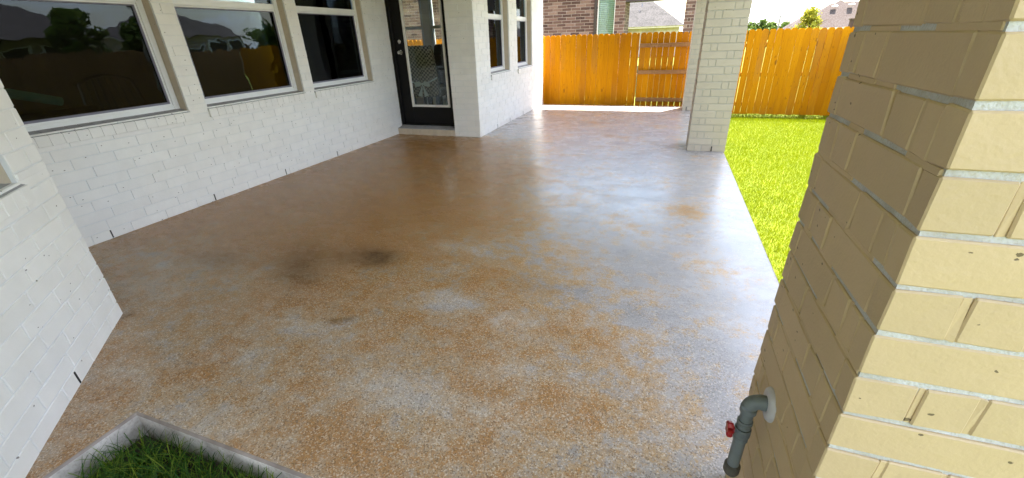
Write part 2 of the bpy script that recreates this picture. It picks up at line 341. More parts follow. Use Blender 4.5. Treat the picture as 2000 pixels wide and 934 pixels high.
# ------------------------------------------------------------------ mesh helpers
class MB:
    def __init__(s): s.v = []; s.f = []; s.mi = []; s.r = []
    def add(s, vs, fs, mi=0, rnd=None):
        b = len(s.v); s.v += [tuple(p) for p in vs]; s.f += [tuple(b+i for i in f) for f in fs]
        s.mi += [mi]*len(fs); rnd = random.random() if rnd is None else rnd; s.r += [rnd]*len(fs)
    def box(s, x0, x1, y0, y1, z0, z1, mi=0, rnd=None, T=None):
        vs = [(x, y, z) for x in (x0, x1) for y in (y0, y1) for z in (z0, z1)]
        if T: vs = [T(p) for p in vs]
        s.add(vs, [(0, 1, 3, 2), (4, 6, 7, 5), (0, 4, 5, 1), (2, 3, 7, 6), (0, 2, 6, 4), (1, 5, 7, 3)], mi, rnd)
    def bbox(s, lo, hi, c, mi=0, jit=0., T=None, rnd=None):
        """box with every edge chamfered by c, corners jittered"""
        vs = []; idx = {}
        ctr = [(lo[i]+hi[i])/2 for i in range(3)]
        for sx in (0, 1):
            for sy in (0, 1):
                for sz in (0, 1):
                    sg = (sx, sy, sz)
                    base = [hi[i] if sg[i] else lo[i] for i in range(3)]
                    j = [random.uniform(-jit, jit) for _ in range(3)]
                    for ax in range(3):
                        p = [base[i] + (0 if i == ax else (-c if sg[i] else c)) + j[i] for i in range(3)]
                        idx[(sg, ax)] = len(vs); vs.append(T(p) if T else p)
        fs = []
        for ax in range(3):
            a, b = [i for i in range(3) if i != ax]
            for sd in (0, 1):
                q = []
                for (u, v) in ((0, 0), (1, 0), (1, 1), (0, 1)):
                    sg = [0, 0, 0]; sg[ax] = sd; sg[a] = u; sg[b] = v; q.append(idx[(tuple(sg), ax)])
                fs.append(tuple(q))
            # edges running along ax
            for (u, v) in ((0, 0), (1, 0), (1, 1), (0, 1)):
                s0 = [0, 0, 0]; s1 = [0, 0, 0]; s0[a] = s1[a] = u; s0[b] = s1[b] = v; s1[ax] = 1
                s0 = tuple(s0); s1 = tuple(s1)
                fs.append((idx[(s0, a)], idx[(s1, a)], idx[(s1, b)], idx[(s0, b)]))
        for sx in (0, 1):
            for sy in (0, 1):
                for sz in (0, 1): fs.append(tuple(idx[((sx, sy, sz), ax)] for ax in range(3)))
        s.add(vs, fs, mi, rnd)
    def tube(s, pts, rads, n=16, mi=0, cap=True):
        pts = [Vector(p) for p in pts]; rings = []
        if not hasattr(rads, '__len__'): rads = [rads]*len(pts)
        for i, p in enumerate(pts):
            t = (pts[min(i+1, len(pts)-1)] - pts[max(i-1, 0)]).normalized()
            a = t.cross(Vector((0, 0, 1)))
            if a.length < .1: a = t.cross(Vector((0, 1, 0)))
            a.normalize(); b = t.cross(a).normalized()
            if i and a.dot(pa) < 0: a = -a; b = -b
            pa = a
            rings.append([p + (a*math.cos(2*math.pi*k/n) + b*math.sin(2*math.pi*k/n))*rads[i] for k in range(n)])
        vs = [v for r in rings for v in r]; fs = []
        for i in range(len(pts)-1):
            for k in range(n): fs.append((i*n+k, i*n+(k+1) % n, (i+1)*n+(k+1) % n, (i+1)*n+k))
        if cap: fs.append(tuple(range(n))[::-1]); fs.append(tuple((len(pts)-1)*n+k for k in range(n)))
        s.add(vs, fs, mi)
    def build(s, name, mats, parent=None, smooth=False, coll=None):
        me = bpy.data.meshes.new(name); me.from_pydata(s.v, [], s.f)
        if not isinstance(mats, (list, tuple)): mats = [mats]
        for m in mats: me.materials.append(m)
        me.polygons.foreach_set('material_index', s.mi)
        at = me.attributes.new('rnd', 'FLOAT', 'FACE'); at.data.foreach_set('value', s.r)
        me.update()
        import bmesh
        bm = bmesh.new(); bm.from_mesh(me); bmesh.ops.recalc_face_normals(bm, faces=bm.faces); bm.to_mesh(me); bm.free()
        if smooth: me.polygons.foreach_set('use_smooth', [True]*len(me.polygons))
        o = bpy.data.objects.new(name, me); scene.collection.objects.link(o)
        if parent: o.parent = parent
        return o
def smooth_angle(o, deg=35):
    me = o.data; me.polygons.foreach_set('use_smooth', [True]*len(me.polygons)); me.set_sharp_from_angle(angle=math.radians(deg)); return o
def tag(o, label=None, cat=None, group=None, kind=None):
    if label: o['label'] = label
    if cat: o['category'] = cat
    if group: o['group'] = group
    if kind: o['kind'] = kind
    return o
def empty(name, label, cat, loc=(0, 0, 0), group=None):
    o = bpy.data.objects.new(name, None); scene.collection.objects.link(o); o.location = loc; o.empty_display_size = .2
    tag(o, label, cat, group); o['_loc'] = 0; del o['_loc']
    return o
def keep(child, parent):
    """parent while keeping world-space mesh coordinates"""
    child.parent = parent; child.matrix_parent_inverse = Matrix.Translation(parent.location).inverted(); return child

CH = .0605*S          # brick course
BL = .207*S           # brick length incl. joint
JT = .0065            # joint width of painted walls

def clip_intervals(u0, u1, holes):
    segs = [(u0, u1)]
    for a, b in holes:
        n = []
        for s0, s1 in segs:
            if b <= s0 or a >= s1: n.append((s0, s1)); continue
            if a > s0: n.append((s0, a))
            if b < s1: n.append((b, s1))
        segs = n
    return segs

def brick_wall(mb, O, U, N, L, z0, z1, holes=(), z_first=0., ch=CH, bl=BL, jt=JT, depth=.02, joint=.004, cham=.0018, jit=.0007, proud=.0009, seed=1, offs=(0, .5, .25, .62)):
    """O origin at floor, U horizontal unit, N outward unit; holes in (u0,u1,za,zb)"""
    rs = random.Random(seed); O = Vector(O); U = Vector(U); N = Vector(N)
    T = lambda p: O + U*p[0] + N*p[1] + Vector((0, 0, p[2]))
    # backing sheet with real openings
    us = sorted({0, L, *[h[0] for h in holes], *[h[1] for h in holes]}); us = [u for u in us if 0 <= u <= L]
    zs = sorted({z0, z1, *[h[2] for h in holes], *[h[3] for h in holes]}); zs = [z for z in zs if z0 <= z <= z1]
    for i in range(len(us)-1):
        for j in range(len(zs)-1):
            cu = (us[i]+us[i+1])/2; cz = (zs[j]+zs[j+1])/2
            if any(h[0] < cu < h[1] and h[2] < cz < h[3] for h in holes): continue
            mb.box(us[i], us[i+1], -depth, -joint, zs[j], zs[j+1], 1, None, T)
    k = 0; z = z_first
    while z < z1:
        za, zb = max(z, z0), min(z+ch-jt, z1)
        cuts = sorted({za, zb, *[x for h in holes for x in h[2:] if za+.004 < x < zb-.004]})
        off = offs[k % len(offs)] + rs.uniform(-.05, .05)
        for ci in range(len(cuts)-1):
            c0, c1 = cuts[ci], cuts[ci+1]
            if c1-c0 < .008: continue
            hs = [(h[0], h[1]) for h in holes if h[2] < (c0+c1)/2 < h[3]]
            u = -off*bl
            while u < L:
                a, b = max(u, 0), min(u+bl-jt, L)
                if b-a > .012:
                    for s0, s1 in clip_intervals(a, b, hs):
                        if s1-s0 < .012: continue
                        d = rs.uniform(-proud, proud)
                        mb.bbox((s0, -depth+.001, c0), (s1, d, c1), cham, 0, jit, T)
                u += bl
        z += ch; k += 1

def pillar(mb, x0, y0, w, d, z0, z1, zf, skew=0., fill=False, jt=.009, ch=CH, cham=.003, jit=.0016, joint=.007, seed=3):
    """free-standing brick pier, every brick a chamfered block wrapped round the corners"""
    rs = random.Random(seed)
    ca, sa = math.cos(skew), math.sin(skew)
    def T(p):
        x, y = p[0], p[1]; return (x0 + x*ca - y*sa, y0 + x*sa + y*ca, p[2])
    mb.box(joint, w-joint, joint, d-joint, z0, z1-.002, 1, None, T)
    z = zf; k = 0; t = .045
    while z < z1:
        a, b = max(z, z0), min(z+ch-jt, z1)
        if b-a > .01:
            s1 = .062*S; s2 = .121*S
            r = lambda v: v+rs.uniform(-.006, .006)
            if k % 2 == 0: fx = [0, r(s1), r(s2), w]
            else: fx = [0, r(w-s2), r(w-s1), w]
            if k % 2 == 0: fy = [0, r(d-s2-.02), r(d-s1), d]
            else: fy = [0, r(s1+.015), r(s2+.02), d]
            if fill and z+ch < z1:
                y_ = joint+.004
                while y_ < d-.01:
                    y2 = min(y_+rs.uniform(.05, .14), d-.002)
                    if rs.random() < .62: mb.bbox((joint*.45+rs.uniform(-.0006, .0006), y_, b-.001), (.03, y2, z+ch+.001), .0012, 0, .0014, T)
                    y_ = y2
            def run(vals, side):
                n = len(vals)-1
                if fill:
                    for q in vals[1:-1]:
                        g0, g1, dd = q-jt/2-.001, q+jt/2+.001, joint*.55+rs.uniform(-.0006, .0006)
                        if side == 'f': mb.bbox((g0, dd, a), (g1, t-.002, b), .001, 0, .0012, T)
                        if side == 'l': mb.bbox((dd, g0, a), (t-.002, g1, b), .001, 0, .0012, T)
                for i in range(n):
                    p0 = vals[i] + (0 if i == 0 else jt/2); p1 = vals[i+1] - (0 if i == n-1 else jt/2)
                    e = rs.uniform(-.0007, .0007)
                    if side == 'f': mb.bbox((p0, 0+e, a), (p1, t, b), cham, 0, jit, T)
                    if side == 'b': mb.bbox((p0, d-t, a), (p1, d+e, b), cham, 0, jit, T)
                    if side == 'l': mb.bbox((0+e, p0, a), (t, p1, b), cham, 0, jit, T)
                    if side == 'r': mb.bbox((w-t, p0, a), (w+e, p1, b), cham, 0, jit, T)
            run(fx, 'f'); run(fx, 'b')
            # sides fit between front and back courses
            ys = [t+.0005] + [y for y in fy[1:-1] if t+.03 < y < d-t-.03] + [d-t-.0005]
            run(ys, 'l'); run(ys, 'r')
        z += ch; k += 1

# ------------------------------------------------------------------ setting: ground and slab
XA = -3.04*S; XC = -1.97*S; YB = 4.37*S; YE = 6.95*S; GZ = -.135*S
def xr(y): return (.5635 - .0117*(y/S))*S - 0.0
g = MB(); g.box(-60*S, 60*S, -45*S, 130*S, GZ-1.0, GZ-.03)
ground = g.build('ground', M['turf']); tag(ground, kind='structure')

BL_D = [(-1.31,1.56,.10,.09,.95),(-1.45,1.55,.13,.12,.55),(-1.69,1.40,.16,.11,.60),(-1.57,1.28,.13,.08,.5),(-1.75,1.55,.2,.1,.25),(-2.14,1.31,.24,.11,.42),(-1.16,1.05,.035,.02,.7),(-1.12,1.075,.02,.012,.7),
        (-.46,1.53,.16,.06,.2),(-2.83,2.43,.14,.04,.25),(-2.05,.81,.03,.025,.8),(-2.12,3.8,.3,.1,.15),(-.59,4.72,.12,.07,.45),(-.31,4.69,.10,.05,.45),(-.42,4.85,.12,.05,.3),(-.81,5.45,.2,.08,.3),(.2,4.35,.28,.12,.32),(-.3,3.4,.5,.05,.15),(-.62,2.72,.1,.03,.12)]
BL_L = [(-1.05,1.78,.1,.07,.5),(-.78,1.30,.12,.08,.75),(-.84,1.36,.05,.04,.5),(-.48,1.25,.10,.06,.6),(-.78,.81,.13,.07,.6),(-1.24,.98,.18,.06,.45),(-1.69,.57,.16,.06,.5),(-.41,.82,.09,.05,.4),(-.62,.80,.12,.06,.45),(-1.16,.52,.16,.05,.6),(-.4,1.01,.08,.05,.5),(-1.34,.79,.10,.05,.45),(-2.19,1.01,.2,.08,.35),(-2.3,1.2,.3,.1,.25),(-.85,1.78,.1,.06,.45),(-.9,1.55,.08,.05,.35)]
BL_O = [(-.71,1.54,.14,.08,.4),(-.83,1.41,.1,.07,.3),(-.2,1.24,.14,.08,.5),(-.15,.91,.14,.06,.5),(.2,2.61,.13,.13,.95),(-1.42,2.32,.5,.2,.3),(-1.45,.62,.16,.06,.4),(-1.65,.51,.14,.05,.4),(-.89,1.16,.14,.06,.35),(-2.29,1.9,.4,.14,.25),(-1.05,2.1,.2,.15,.3),(-1.0,3.2,.2,.16,.5),(-.95,2.75,.12,.1,.35),(-1.25,1.25,.2,.1,.3),(-.25,.62,.12,.06,.5),(-.6,.6,.15,.05,.35),(-.59,4.72,.14,.08,.5),(-.31,4.69,.12,.06,.5),(-.81,5.45,.2,.08,.5)]
def stain_sheen(x, y):
    X = x/S; Y = y/S
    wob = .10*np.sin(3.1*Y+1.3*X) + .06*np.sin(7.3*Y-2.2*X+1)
    bx = np.interp(Y, [.4, .6, .85, 1.25, 1.7, 2.5, 3.3, 4.2, 4.6], [-.22, -.08, -.02, .05, -.30, -.72, -1.0, -1.65, -2.3])  # orange-to-grey boundary; grey on the open side partly paints in sky sheen
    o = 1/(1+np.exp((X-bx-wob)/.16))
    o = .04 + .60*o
    o *= np.interp(Y, [0, 4.25, 4.7], [1, 1, .25])
    o += np.clip((-.9-X)/.5, 0, 1)*np.clip((Y-1.2)/.5, 0, 1)*np.clip((4.6-Y)/.3, 0, 1)*.34
    for (a, b, rx, ry, s) in BL_O: o = o + .5*s*np.exp(-(((X-a)/rx)**2+((Y-b)/ry)**2))
    l = np.zeros_like(o)
    for (a, b, rx, ry, s) in BL_L: l = l + s*np.exp(-(((X-a)/rx)**2+((Y-b)/ry)**2))
    o = o - .65*l
    d = np.zeros_like(o)
    for (a, b, rx, ry, s) in BL_D: d = d + s*np.exp(-(((X-a)/rx)**2+((Y-b)/ry)**2)**1.3)
    near = np.interp(Y, [.3, .9, 1.5, 2.4, 4], [.95, .8, .55, .3, .1]) + .35*l
    near = near*np.interp(X, [-.3, .2, .5], [1, .8, .35])
    return np.clip(o, 0, 1), np.clip(d, 0, .92), np.clip(near, 0, 1)
def slab_grid(V, F, A, ys, xl, xrf, nx):
    b = len(V)
    for y in ys:
        r = xrf(y)
        for i in range(nx+1): V.append((xl+(r-xl)*i/nx, y, 0.0))
    for j in range(len(ys)-1):
        for i in range(nx):
            a = b+j*(nx+1)+i; F.append((a, a+1, a+nx+2, a+nx+1))
V, F = [], []
YN = .477*S; XN = -1.43*S; LP = .009
ys = np.linspace(YN+LP, YE-LP, 230)
slab_grid(V, F, None, ys, XA-.02, lambda y: xr(y)-LP, 150)
nv = len(V)
slab_grid(V, F, None, np.linspace(-.6*S, YN+LP, 40), XA-.02, lambda y: XN-LP, 70)
me = bpy.data.meshes.new('patio_slab')
# skirt with rounded lip
def skirt(path, mi_lip=2, mi_side=1):
    fs = []
    for k in range(len(path)-1):
        (x0, y0, nx0, ny0), (x1, y1, nx1, ny1) = path[k], path[k+1]
        b = len(V)
        for (x, y, nx_, ny_) in (path[k], path[k+1]):
            V.extend([(x, y, 0), (x+nx_*LP*.6, y+ny_*LP*.6, -LP*.25), (x+nx_*LP, y+ny_*LP, -LP), (x+nx_*LP, y+ny_*LP, GZ-.06)])
        fs += [((b, b+1, b+5, b+4), mi_lip), ((b+1, b+2, b+6, b+5), mi_lip), ((b+2, b+3, b+7, b+6), mi_side)]
    return fs
ex = []
def seg(p0, p1, n0, n1=None, k=1):
    n1 = n1 or n0; P = []
    for i in range(k+1):
        t = i/k; P.append((p0[0]+(p1[0]-p0[0])*t, p0[1]+(p1[1]-p0[1])*t, n0[0]+(n1[0]-n0[0])*t, n0[1]+(n1[1]-n0[1])*t))
    return P
ex += skirt(seg((XN-LP, -.6*S), (XN-LP, YN+LP), (1, 0), (1, -1)))
ex += skirt(seg((XN-LP, YN+LP), (xr(YN)-LP, YN+LP), (1, -1), (1, -1)))
ex += skirt(seg((xr(YN)-LP, YN+LP), (xr(YE)-LP, YE-LP), (1, -1), (1, 1), 1))
ex += skirt(seg((xr(YE)-LP, YE-LP), (XA, YE-LP), (1, 1), (0, 1)))
me.from_pydata(V, [], F+[e[0] for e in ex])
for k in ('slab', 'side', 'lip'): me.materials.append(M[k])
me.polygons.foreach_set('material_index', [0]*len(F)+[e[1] for e in ex])
P = np.array(V); o_, d_, n_ = stain_sheen(P[:, 0], P[:, 1])
at = me.color_attributes.new('stain_sheen', 'FLOAT_COLOR', 'POINT')
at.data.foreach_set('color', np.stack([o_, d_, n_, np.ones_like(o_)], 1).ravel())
me.update(); slab = bpy.data.objects.new('patio_slab', me); scene.collection.objects.link(slab); tag(slab, kind='structure')

# grass blades ---------------------------------------------------------------
def blades(name, n, sampler, hmin, hmax, wmin, wmax, lean, mat, label, segs=2, z=GZ, patches=False):
    X, Y = sampler(n); n = len(X)
    h = rng.uniform(hmin, hmax, n); wd = rng.uniform(wmin, wmax, n); th = rng.uniform(0, 2*math.pi, n)
    ln = rng.uniform(.1, 1, n)*lean*h; la = rng.uniform(0, 2*math.pi, n)
    per = 2*segs+1; VV = np.zeros((n, per, 3))
    dx, dy = np.cos(th), np.sin(th); lx, ly = np.cos(la), np.sin(la)
    for s_ in range(segs+1):
        t = s_/segs; bend = t**1.8*ln; zz = h*t*np.sqrt(np.clip(1-(lean*.45*t)**2, .1, 1)); ww = wd*(1-t*.55)
        cx_ = X+lx*bend; cy_ = Y+ly*bend
        if s_ < segs:
            VV[:, 2*s_] = np.stack([cx_-dx*ww/2, cy_-dy*ww/2, z+zz], 1); VV[:, 2*s_+1] = np.stack([cx_+dx*ww/2, cy_+dy*ww/2, z+zz], 1)
        else: VV[:, 2*segs] = np.stack([cx_, cy_, z+zz], 1)
    verts = VV.reshape(-1, 3); fl = []; 
    base = (np.arange(n)*per)[:, None]
    quads = np.concatenate([base+np.array([[2*s_, 2*s_+1, 2*s_+3, 2*s_+2]]) for s_ in range(segs-1)], 0) if segs > 1 else np.zeros((0, 4), int)
    tris = base+np.array([[2*segs-2, 2*segs-1, 2*segs]])
    m_ = bpy.data.meshes.new(name); m_.vertices.add(len(verts)); m_.vertices.foreach_set('co', verts.ravel())
    nl = quads.size+tris.size; m_.loops.add(nl); m_.loops.foreach_set('vertex_index', np.concatenate([quads.ravel(), tris.ravel()]).astype(np.int32))
    nf = len(quads)+len(tris); m_.polygons.add(nf)
    st = np.concatenate([np.arange(len(quads))*4, quads.size+np.arange(len(tris))*3]).astype(np.int32); m_.polygons.foreach_set('loop_start', st)
    r = rng.uniform(0, 1, n)
    r = np.clip(r*.85+.15*(.5+.5*np.sin(X*4.1+1)*np.sin(Y*3.3)), 0, 1)
    rr = np.concatenate([np.tile(r, segs-1), r]) if segs > 1 else r
    a_ = m_.attributes.new('rnd', 'FLOAT', 'FACE'); a_.data.foreach_set('value', rr)
    m_.materials.append(mat); m_.update(calc_edges=True); m_.validate()
    o = bpy.data.objects.new(name, m_); scene.collection.objects.link(o); tag(o, label, 'grass', kind='stuff'); return o
def lawn_s(n):
    # denser near the camera
    y = rng.uniform(.3, 7.3, n); keepm = rng.uniform(0, 1, n) < np.interp(y, [0, 2, 7.3], [1, 1, .55]); y = y[keepm]
    x0 = .5675-.0117*y; x = x0+rng.uniform(0, 1, len(y))*(2.1-x0); return x*S, y*S
blades('lawn', 260000, lawn_s, .022, .044, .0022, .0042, .9, M['lawn'], 'bright yellow-green mown lawn beside the slab')
def far_s(n):
    x = rng.uniform(-2.6, .56, n); y = rng.uniform(6.97, 7.3, n); return x*S, y*S
blades('grass_strip', 9000, far_s, .03, .07, .0035, .006, .9, M['lawn'], 'narrow strip of grass at the foot of the fence')
NZ = -.080*S
def notch_s(n):
    x = rng.uniform(XN/S+.012, .6, n*2); y = rng.uniform(-.45, .463, n*2)
    dens = np.clip(.22+ (x-XN/S-.0)*7, 0, 1)*np.clip(.22+(.477-y)*7, 0, 1); k = rng.uniform(0, 1, n*2) < dens*.75
    return x[k]*S, y[k]*S
blades('long_grass', 32000, notch_s, .04, .13, .0026, .005, 1.35, M['lawn_dark'], 'dark unmown grass in the notch of the slab', segs=4, z=NZ)
g = MB(); g.box(XN+.012, .9, -3.5, YN-.012, GZ-.029, NZ+.002); tag(g.build('soil_bed', M['soil']), kind='structure')

# ------------------------------------------------------------------ the painted brick house
house = empty('brick_house', 'white painted brick house with windows and a black glazed door along the patio', 'house', (XA-1.5, 3*S, 0))
def hp(o): return keep(o, house)
ZT = 2.08*S
RV = .08*S                                          # reveal depth
WZ0, WZ1 = .635*S, 1.93*S
winA = [(1.09, 2.015), (2.15, 3.05), (3.17, 4.045)]
y_start = .82
def weep(mb, O, U, N, us, z0=.004, z1=CH-.012):
    O = Vector(O); U = Vector(U); N = Vector(N)
    for u in us:
        T = lambda p: O + U*p[0] + N*p[1] + Vector((0, 0, p[2]))
        mb.box(u-.0045, u+.0045, -.004, .0025, z0, z1, 2, None, T)
WM = [M['paint'], M['mortar_w'], M['slot']]
# wall A (faces +X)
mb = MB()
holesA = [((a-y_start)*S, (b-y_start)*S, WZ0, WZ1) for a, b in winA]
brick_wall(mb, (XA, y_start*S, 0), (0, 1, 0), (1, 0, 0), (4.45-y_start)*S, 0, ZT, holesA, jt=.0062, joint=.0042, cham=.0018, seed=5)
weep(mb, (XA, 0, 0), (0, 1, 0), (1, 0, 0), [3.282*S, 2.638*S, 1.984*S, 1.325*S])
hp(mb.build('wall', WM))
def reveals(O, U, N, a, b, z0, z1, d=RV):
    mbr = MB(); O = Vector(O); U = Vector(U); N = Vector(N)
    z = 0
    while z < z1:
        za, zb = max(z, z0), min(z+CH-.0022, z1)
        if zb-za > .01:
            for (u, sgn) in ((a, 1), (b, -1)):
                T = lambda p, u=u, sgn=sgn: O + U*(u+sgn*p[0]) + N*p[1] + Vector((0, 0, p[2]))
                mbr.bbox((-.03, -d, za), (-.0006, -.021, zb), .001, 0, .0004, T)
        z += CH
    for (u, sgn) in ((a, 1), (b, -1)):
        T = lambda p, u=u, sgn=sgn: O + U*(u+sgn*p[0]) + N*p[1] + Vector((0, 0, p[2]))
        mbr.box(-.03, -.002, -d, -.0215, z0, z1, 0, None, T)
    T = lambda p: O + U*p[0] + N*p[1] + Vector((0, 0, p[2]))
    mbr.box(a-.03, b+.03, -d, -.0215, z1+.001, z1+.06, 0, None, T)
    return hp(mbr.build('window_reveal', M['paint_shaded']))
def sill(O, U, N, a, b, zt, d=RV, over=.012):
    """rowlock sill: sloping bricks on edge, standing proud of the wall, and its sloped top"""
    mbs = MB(); O = Vector(O); U = Vector(U); N = Vector(N)
    T = lambda p: O + U*p[0] + N*p[1] + Vector((0, 0, p[2]))
    u = a-over; step = .0585*S; k = 0
    while u < b+over-.02:
        e = min(u+step-.004, b+over)
        zt_ = zt-.004
        mbs.bbox((u, -.0005, zt-.066*S), (e, .022+random.uniform(-.001, .001), zt_-.010), .002, 0, .001, T)
        # sloped cap piece
        vs = [T(p) for p in [(u, .012, zt_-.009), (e, .012, zt_-.009), (e, -d+.01, zt+.014), (u, -d+.01, zt+.014), (u, .012, zt_-.03), (e, .012, zt_-.03), (e, -d+.01, zt_-.03), (u, -d+.01, zt_-.03)]]
        lo = max(u, a+.001) ; 
        mbs.add(vs, [(0, 1, 2, 3), (4, 7, 6, 5), (0, 4, 5, 1), (1, 5, 6, 2), (2, 6, 7, 3), (3, 7, 4, 0)], 1)
        u += step; k += 1
    mbs.box(a-over, b+over, -.0, .018, zt-.064*S, zt-.02, 0, None, T)
    return mbs.build('window_sill', [M['paint'], M['sill']])
def window(O, U, N, a, b, z0, z1, zr, d=RV, blind=True, lbl=None, glass='glass'):
    O = Vector(O); U = Vector(U); N = Vector(N)
    T = lambda p: O + U*p[0] + N*p[1] + Vector((0, 0, p[2]))
    f = MB(); fw = .045; n0, n1 = -d-.03, -d+.012
    f.bbox((a, n0, z0), (a+fw, n1, z1), .003, 0, 0, T); f.bbox((b-fw, n0, z0), (b, n1, z1), .003, 0, 0, T)
    f.bbox((a+fw, n0, z0), (b-fw, n1-.001, z0+fw), .003, 0, 0, T); f.bbox((a+fw, n0, z1-fw), (b-fw, n1-.001, z1), .003, 0, 0, T)
    # meeting rail and stepped inner beads
    f.bbox((a+fw, n0, zr), (b-fw, n1-.004, zr+.055), .003, 0, 0, T)
    f.bbox((a+fw, n0, zr-.012), (b-fw, n1-.014, zr), .002, 0, 0, T)
    i = .014
    f.box(a+fw, b-fw, n0, n1-.014, z0+fw, z0+fw+i, 0, None, T)
    f.box(a+fw, a+fw+i, n0, n1-.014, z0+fw+i, zr-.012, 0, None, T); f.box(b-fw-i, b-fw, n0, n1-.014, z0+fw+i, zr-.012, 0, None, T)
    fr = hp(f.build('window', M['vinyl']))
    if lbl: fr['label'] = lbl
    def sub(mbx, name, mat):
        o = mbx.build(name, mat); o.parent = fr; return o
    s_ = sill(O, U, N, a, b, z0, d); s_.parent = fr
    g1 = MB(); ls = fw+i
    g1.box(a+ls-.004, b-ls+.004, -d-.016, -d-.012, z0+ls-.004, zr, 0, None, T); sub(g1, 'lower_pane', M[glass])
    g2 = MB(); g2.box(a+fw-.004, b-fw+.004, -d-.013, -d-.009, zr+.05, z1-fw+.004, 0, None, T); sub(g2, 'upper_pane', M['glass_clear'])
    sf = MB(); q = .016; nn0, nn1 = -d-.008, -d-.001
    za, zb = z0+ls, zr-.013; ua, ub = a+ls, b-ls
    sf.box(ua, ub, nn0, nn1, za, za+q, 0, None, T); sf.box(ua, ub, nn0, nn1, zb-q*.5, zb, 0, None, T)
    sf.box(ua, ua+q, nn0, nn1, za+q, zb-q*.5, 0, None, T); sf.box(ub-q, ub, nn0, nn1, za+q, zb-q*.5, 0, None, T)
    sub(sf, 'screen_frame', M['gasket'])
    if blind:
        bl = MB(); bl.box(a+.03, b-.03, -d-.10, -d-.09, zr+.02, z1, 0, None, T); sub(bl, 'blind', M['blind'])
    return fr
OA = (XA, 0, 0); 
for (a, b), L_ in zip(winA, ('wide left window with the teal roll behind it', 'middle window nearest the door but one', 'window beside the black door')):
    reveals(OA, (0, 1, 0), (1, 0, 0), a*S, b*S, WZ0, WZ1)
    window(OA, (0, 1, 0), (1, 0, 0), a*S+.003, b*S-.003, WZ0, WZ1, 1.268*S, blind=True, lbl=None)
# bay return + angled wall D
mb = MB(); brick_wall(mb, (-2.085*S, y_start*S+.001, 0), (-1, 0, 0), (0, 1, 0), (3.04-2.085)*S, 0, ZT, seed=8, jt=.0062, joint=.0042); hp(mb.build('wall', WM))
UD = Vector((math.cos(math.radians(-43.7)), math.sin(math.radians(-43.7)), 0)); ND = Vector((-UD.y, UD.x, 0))
OD = Vector((-2.085*S, .821*S, 0))
holesD = [(.20*S, 1.12*S, WZ0, WZ1)]
mb = MB(); brick_wall(mb, OD, UD, ND, 1.45*S, 0, ZT, holesD, seed=12, jt=.007, joint=.0042, cham=.002, offs=(.35, .85, .1, .6))
T = lambda p: OD + UD*p[0] + ND*p[1] + Vector((0, 0, p[2])); mb.box(.46*S-.0045, .46*S+.0045, -.004, .002, .006, CH-.012, 2, None, T)
hp(mb.build('wall', WM))
reveals(OD, UD, ND, .20*S, 1.12*S, WZ0, WZ1); window(OD, UD, ND, .20*S+.003, 1.12*S-.003, WZ0, WZ1, 1.268*S)
# continue the bay beside and behind the viewer
e1 = OD + UD*(1.45*S)
mb = MB(); brick_wall(mb, e1, (0, -1, 0), (1, 0, 0), 3.0*S, GZ, ZT, seed=14, jt=.006, joint=.003); hp(mb.build('wall', WM))
# wall B with the door
DY = YB+.10*S; DX0, DX1 = XA, -2.287*S
mb = MB(); LB = XC-XA
brick_wall(mb, (XA, YB, 0), (1, 0, 0), (0, -1, 0), LB, 0, ZT, [(0, DX1-XA, 0, 1.72*S)], seed=21, jt=.0062, joint=.0042, offs=(.12, .62))
brick_wall(mb, (DX1, YB+.021, 0), (0, 1, 0), (-1, 0, 0), .13*S, 0, 1.72*S, seed=22, jt=.0062, joint=.0042)
hp(mb.build('wall', [M['paint'], M['mortar_w'], M['slot']]))
# step under the door
mb = MB(); u = XA+.004; 
while u < DX1-.01:
    e = min(u+.0585*S-.004, DX1-.002); mb.bbox((u, YB-.022, 0.001), (e, YB+.02, .068*S), .002, 0, .0008); u += .0585*S
mb.box(XA+.001, DX1-.003, YB-.018, DY+.05, .002, .066*S, 0)
mb.add([(XA+.001, YB-.018, .072*S), (DX1-.002, YB-.018, .072*S), (DX1-.002, DY+.05, .094*S), (XA+.001, DY+.05, .094*S), (XA+.001, YB-.018, .0665*S), (DX1-.002, YB-.018, .0665*S), (DX1-.002, DY+.05, .0665*S), (XA+.001, DY+.05, .0665*S)],
       [(0, 1, 2, 3), (0, 4, 5, 1), (1, 5, 6, 2), (3, 7, 4, 0), (4, 7, 6, 5)], 1)
hp(mb.build('door_step', [M['paint_shaded'], M['sill']]))
# door
DZ = .097*S; DH = DZ+1.60*S
jb = MB()
jb.bbox((XA+.002, DY-.012, DZ), (XA+.042, DY+.10, DH+.05), .004, 0); jb.bbox((DX1-.022, DY-.012, DZ), (DX1+.02, DY+.10, DH+.05), .004, 0)
jb.bbox((XA+.042, DY-.012, DH), (DX1-.022, DY+.10, DH+.05), .004, 0); jb.bbox((XA+.002, DY-.006, .0945*S), (DX1-.003, DY+.10, DZ+.008), .003, 0)
hp(jb.build('door_frame', M['black']))
gx0, gx1, gz0, gz1 = -2.873*S, -2.372*S, .303*S, DH-.14
dx0, dx1 = XA+.046, DX1-.026; dy0, dy1 = DY+.008, DY+.052
dm = MB()
dm.bbox((dx0, dy0, DZ+.012), (gx0, dy1, DH-.003), .003); dm.bbox((gx1, dy0, DZ+.012), (dx1, dy1, DH-.003), .003)
dm.bbox((gx0, dy0+.001, DZ+.012), (gx1, dy1, gz0), .003); dm.bbox((gx0, dy0+.001, gz1), (gx1, dy1, DH-.003), .003)
door = hp(dm.build('door', M['black']))
def dsub(m_, name, mat, sm=False):
    o = m_.build(name, mat); o.parent = door; o.matrix_parent_inverse = Matrix.Identity(4)
    if sm: smooth_angle(o)
    return o
lf = MB(); t_ = .026*S
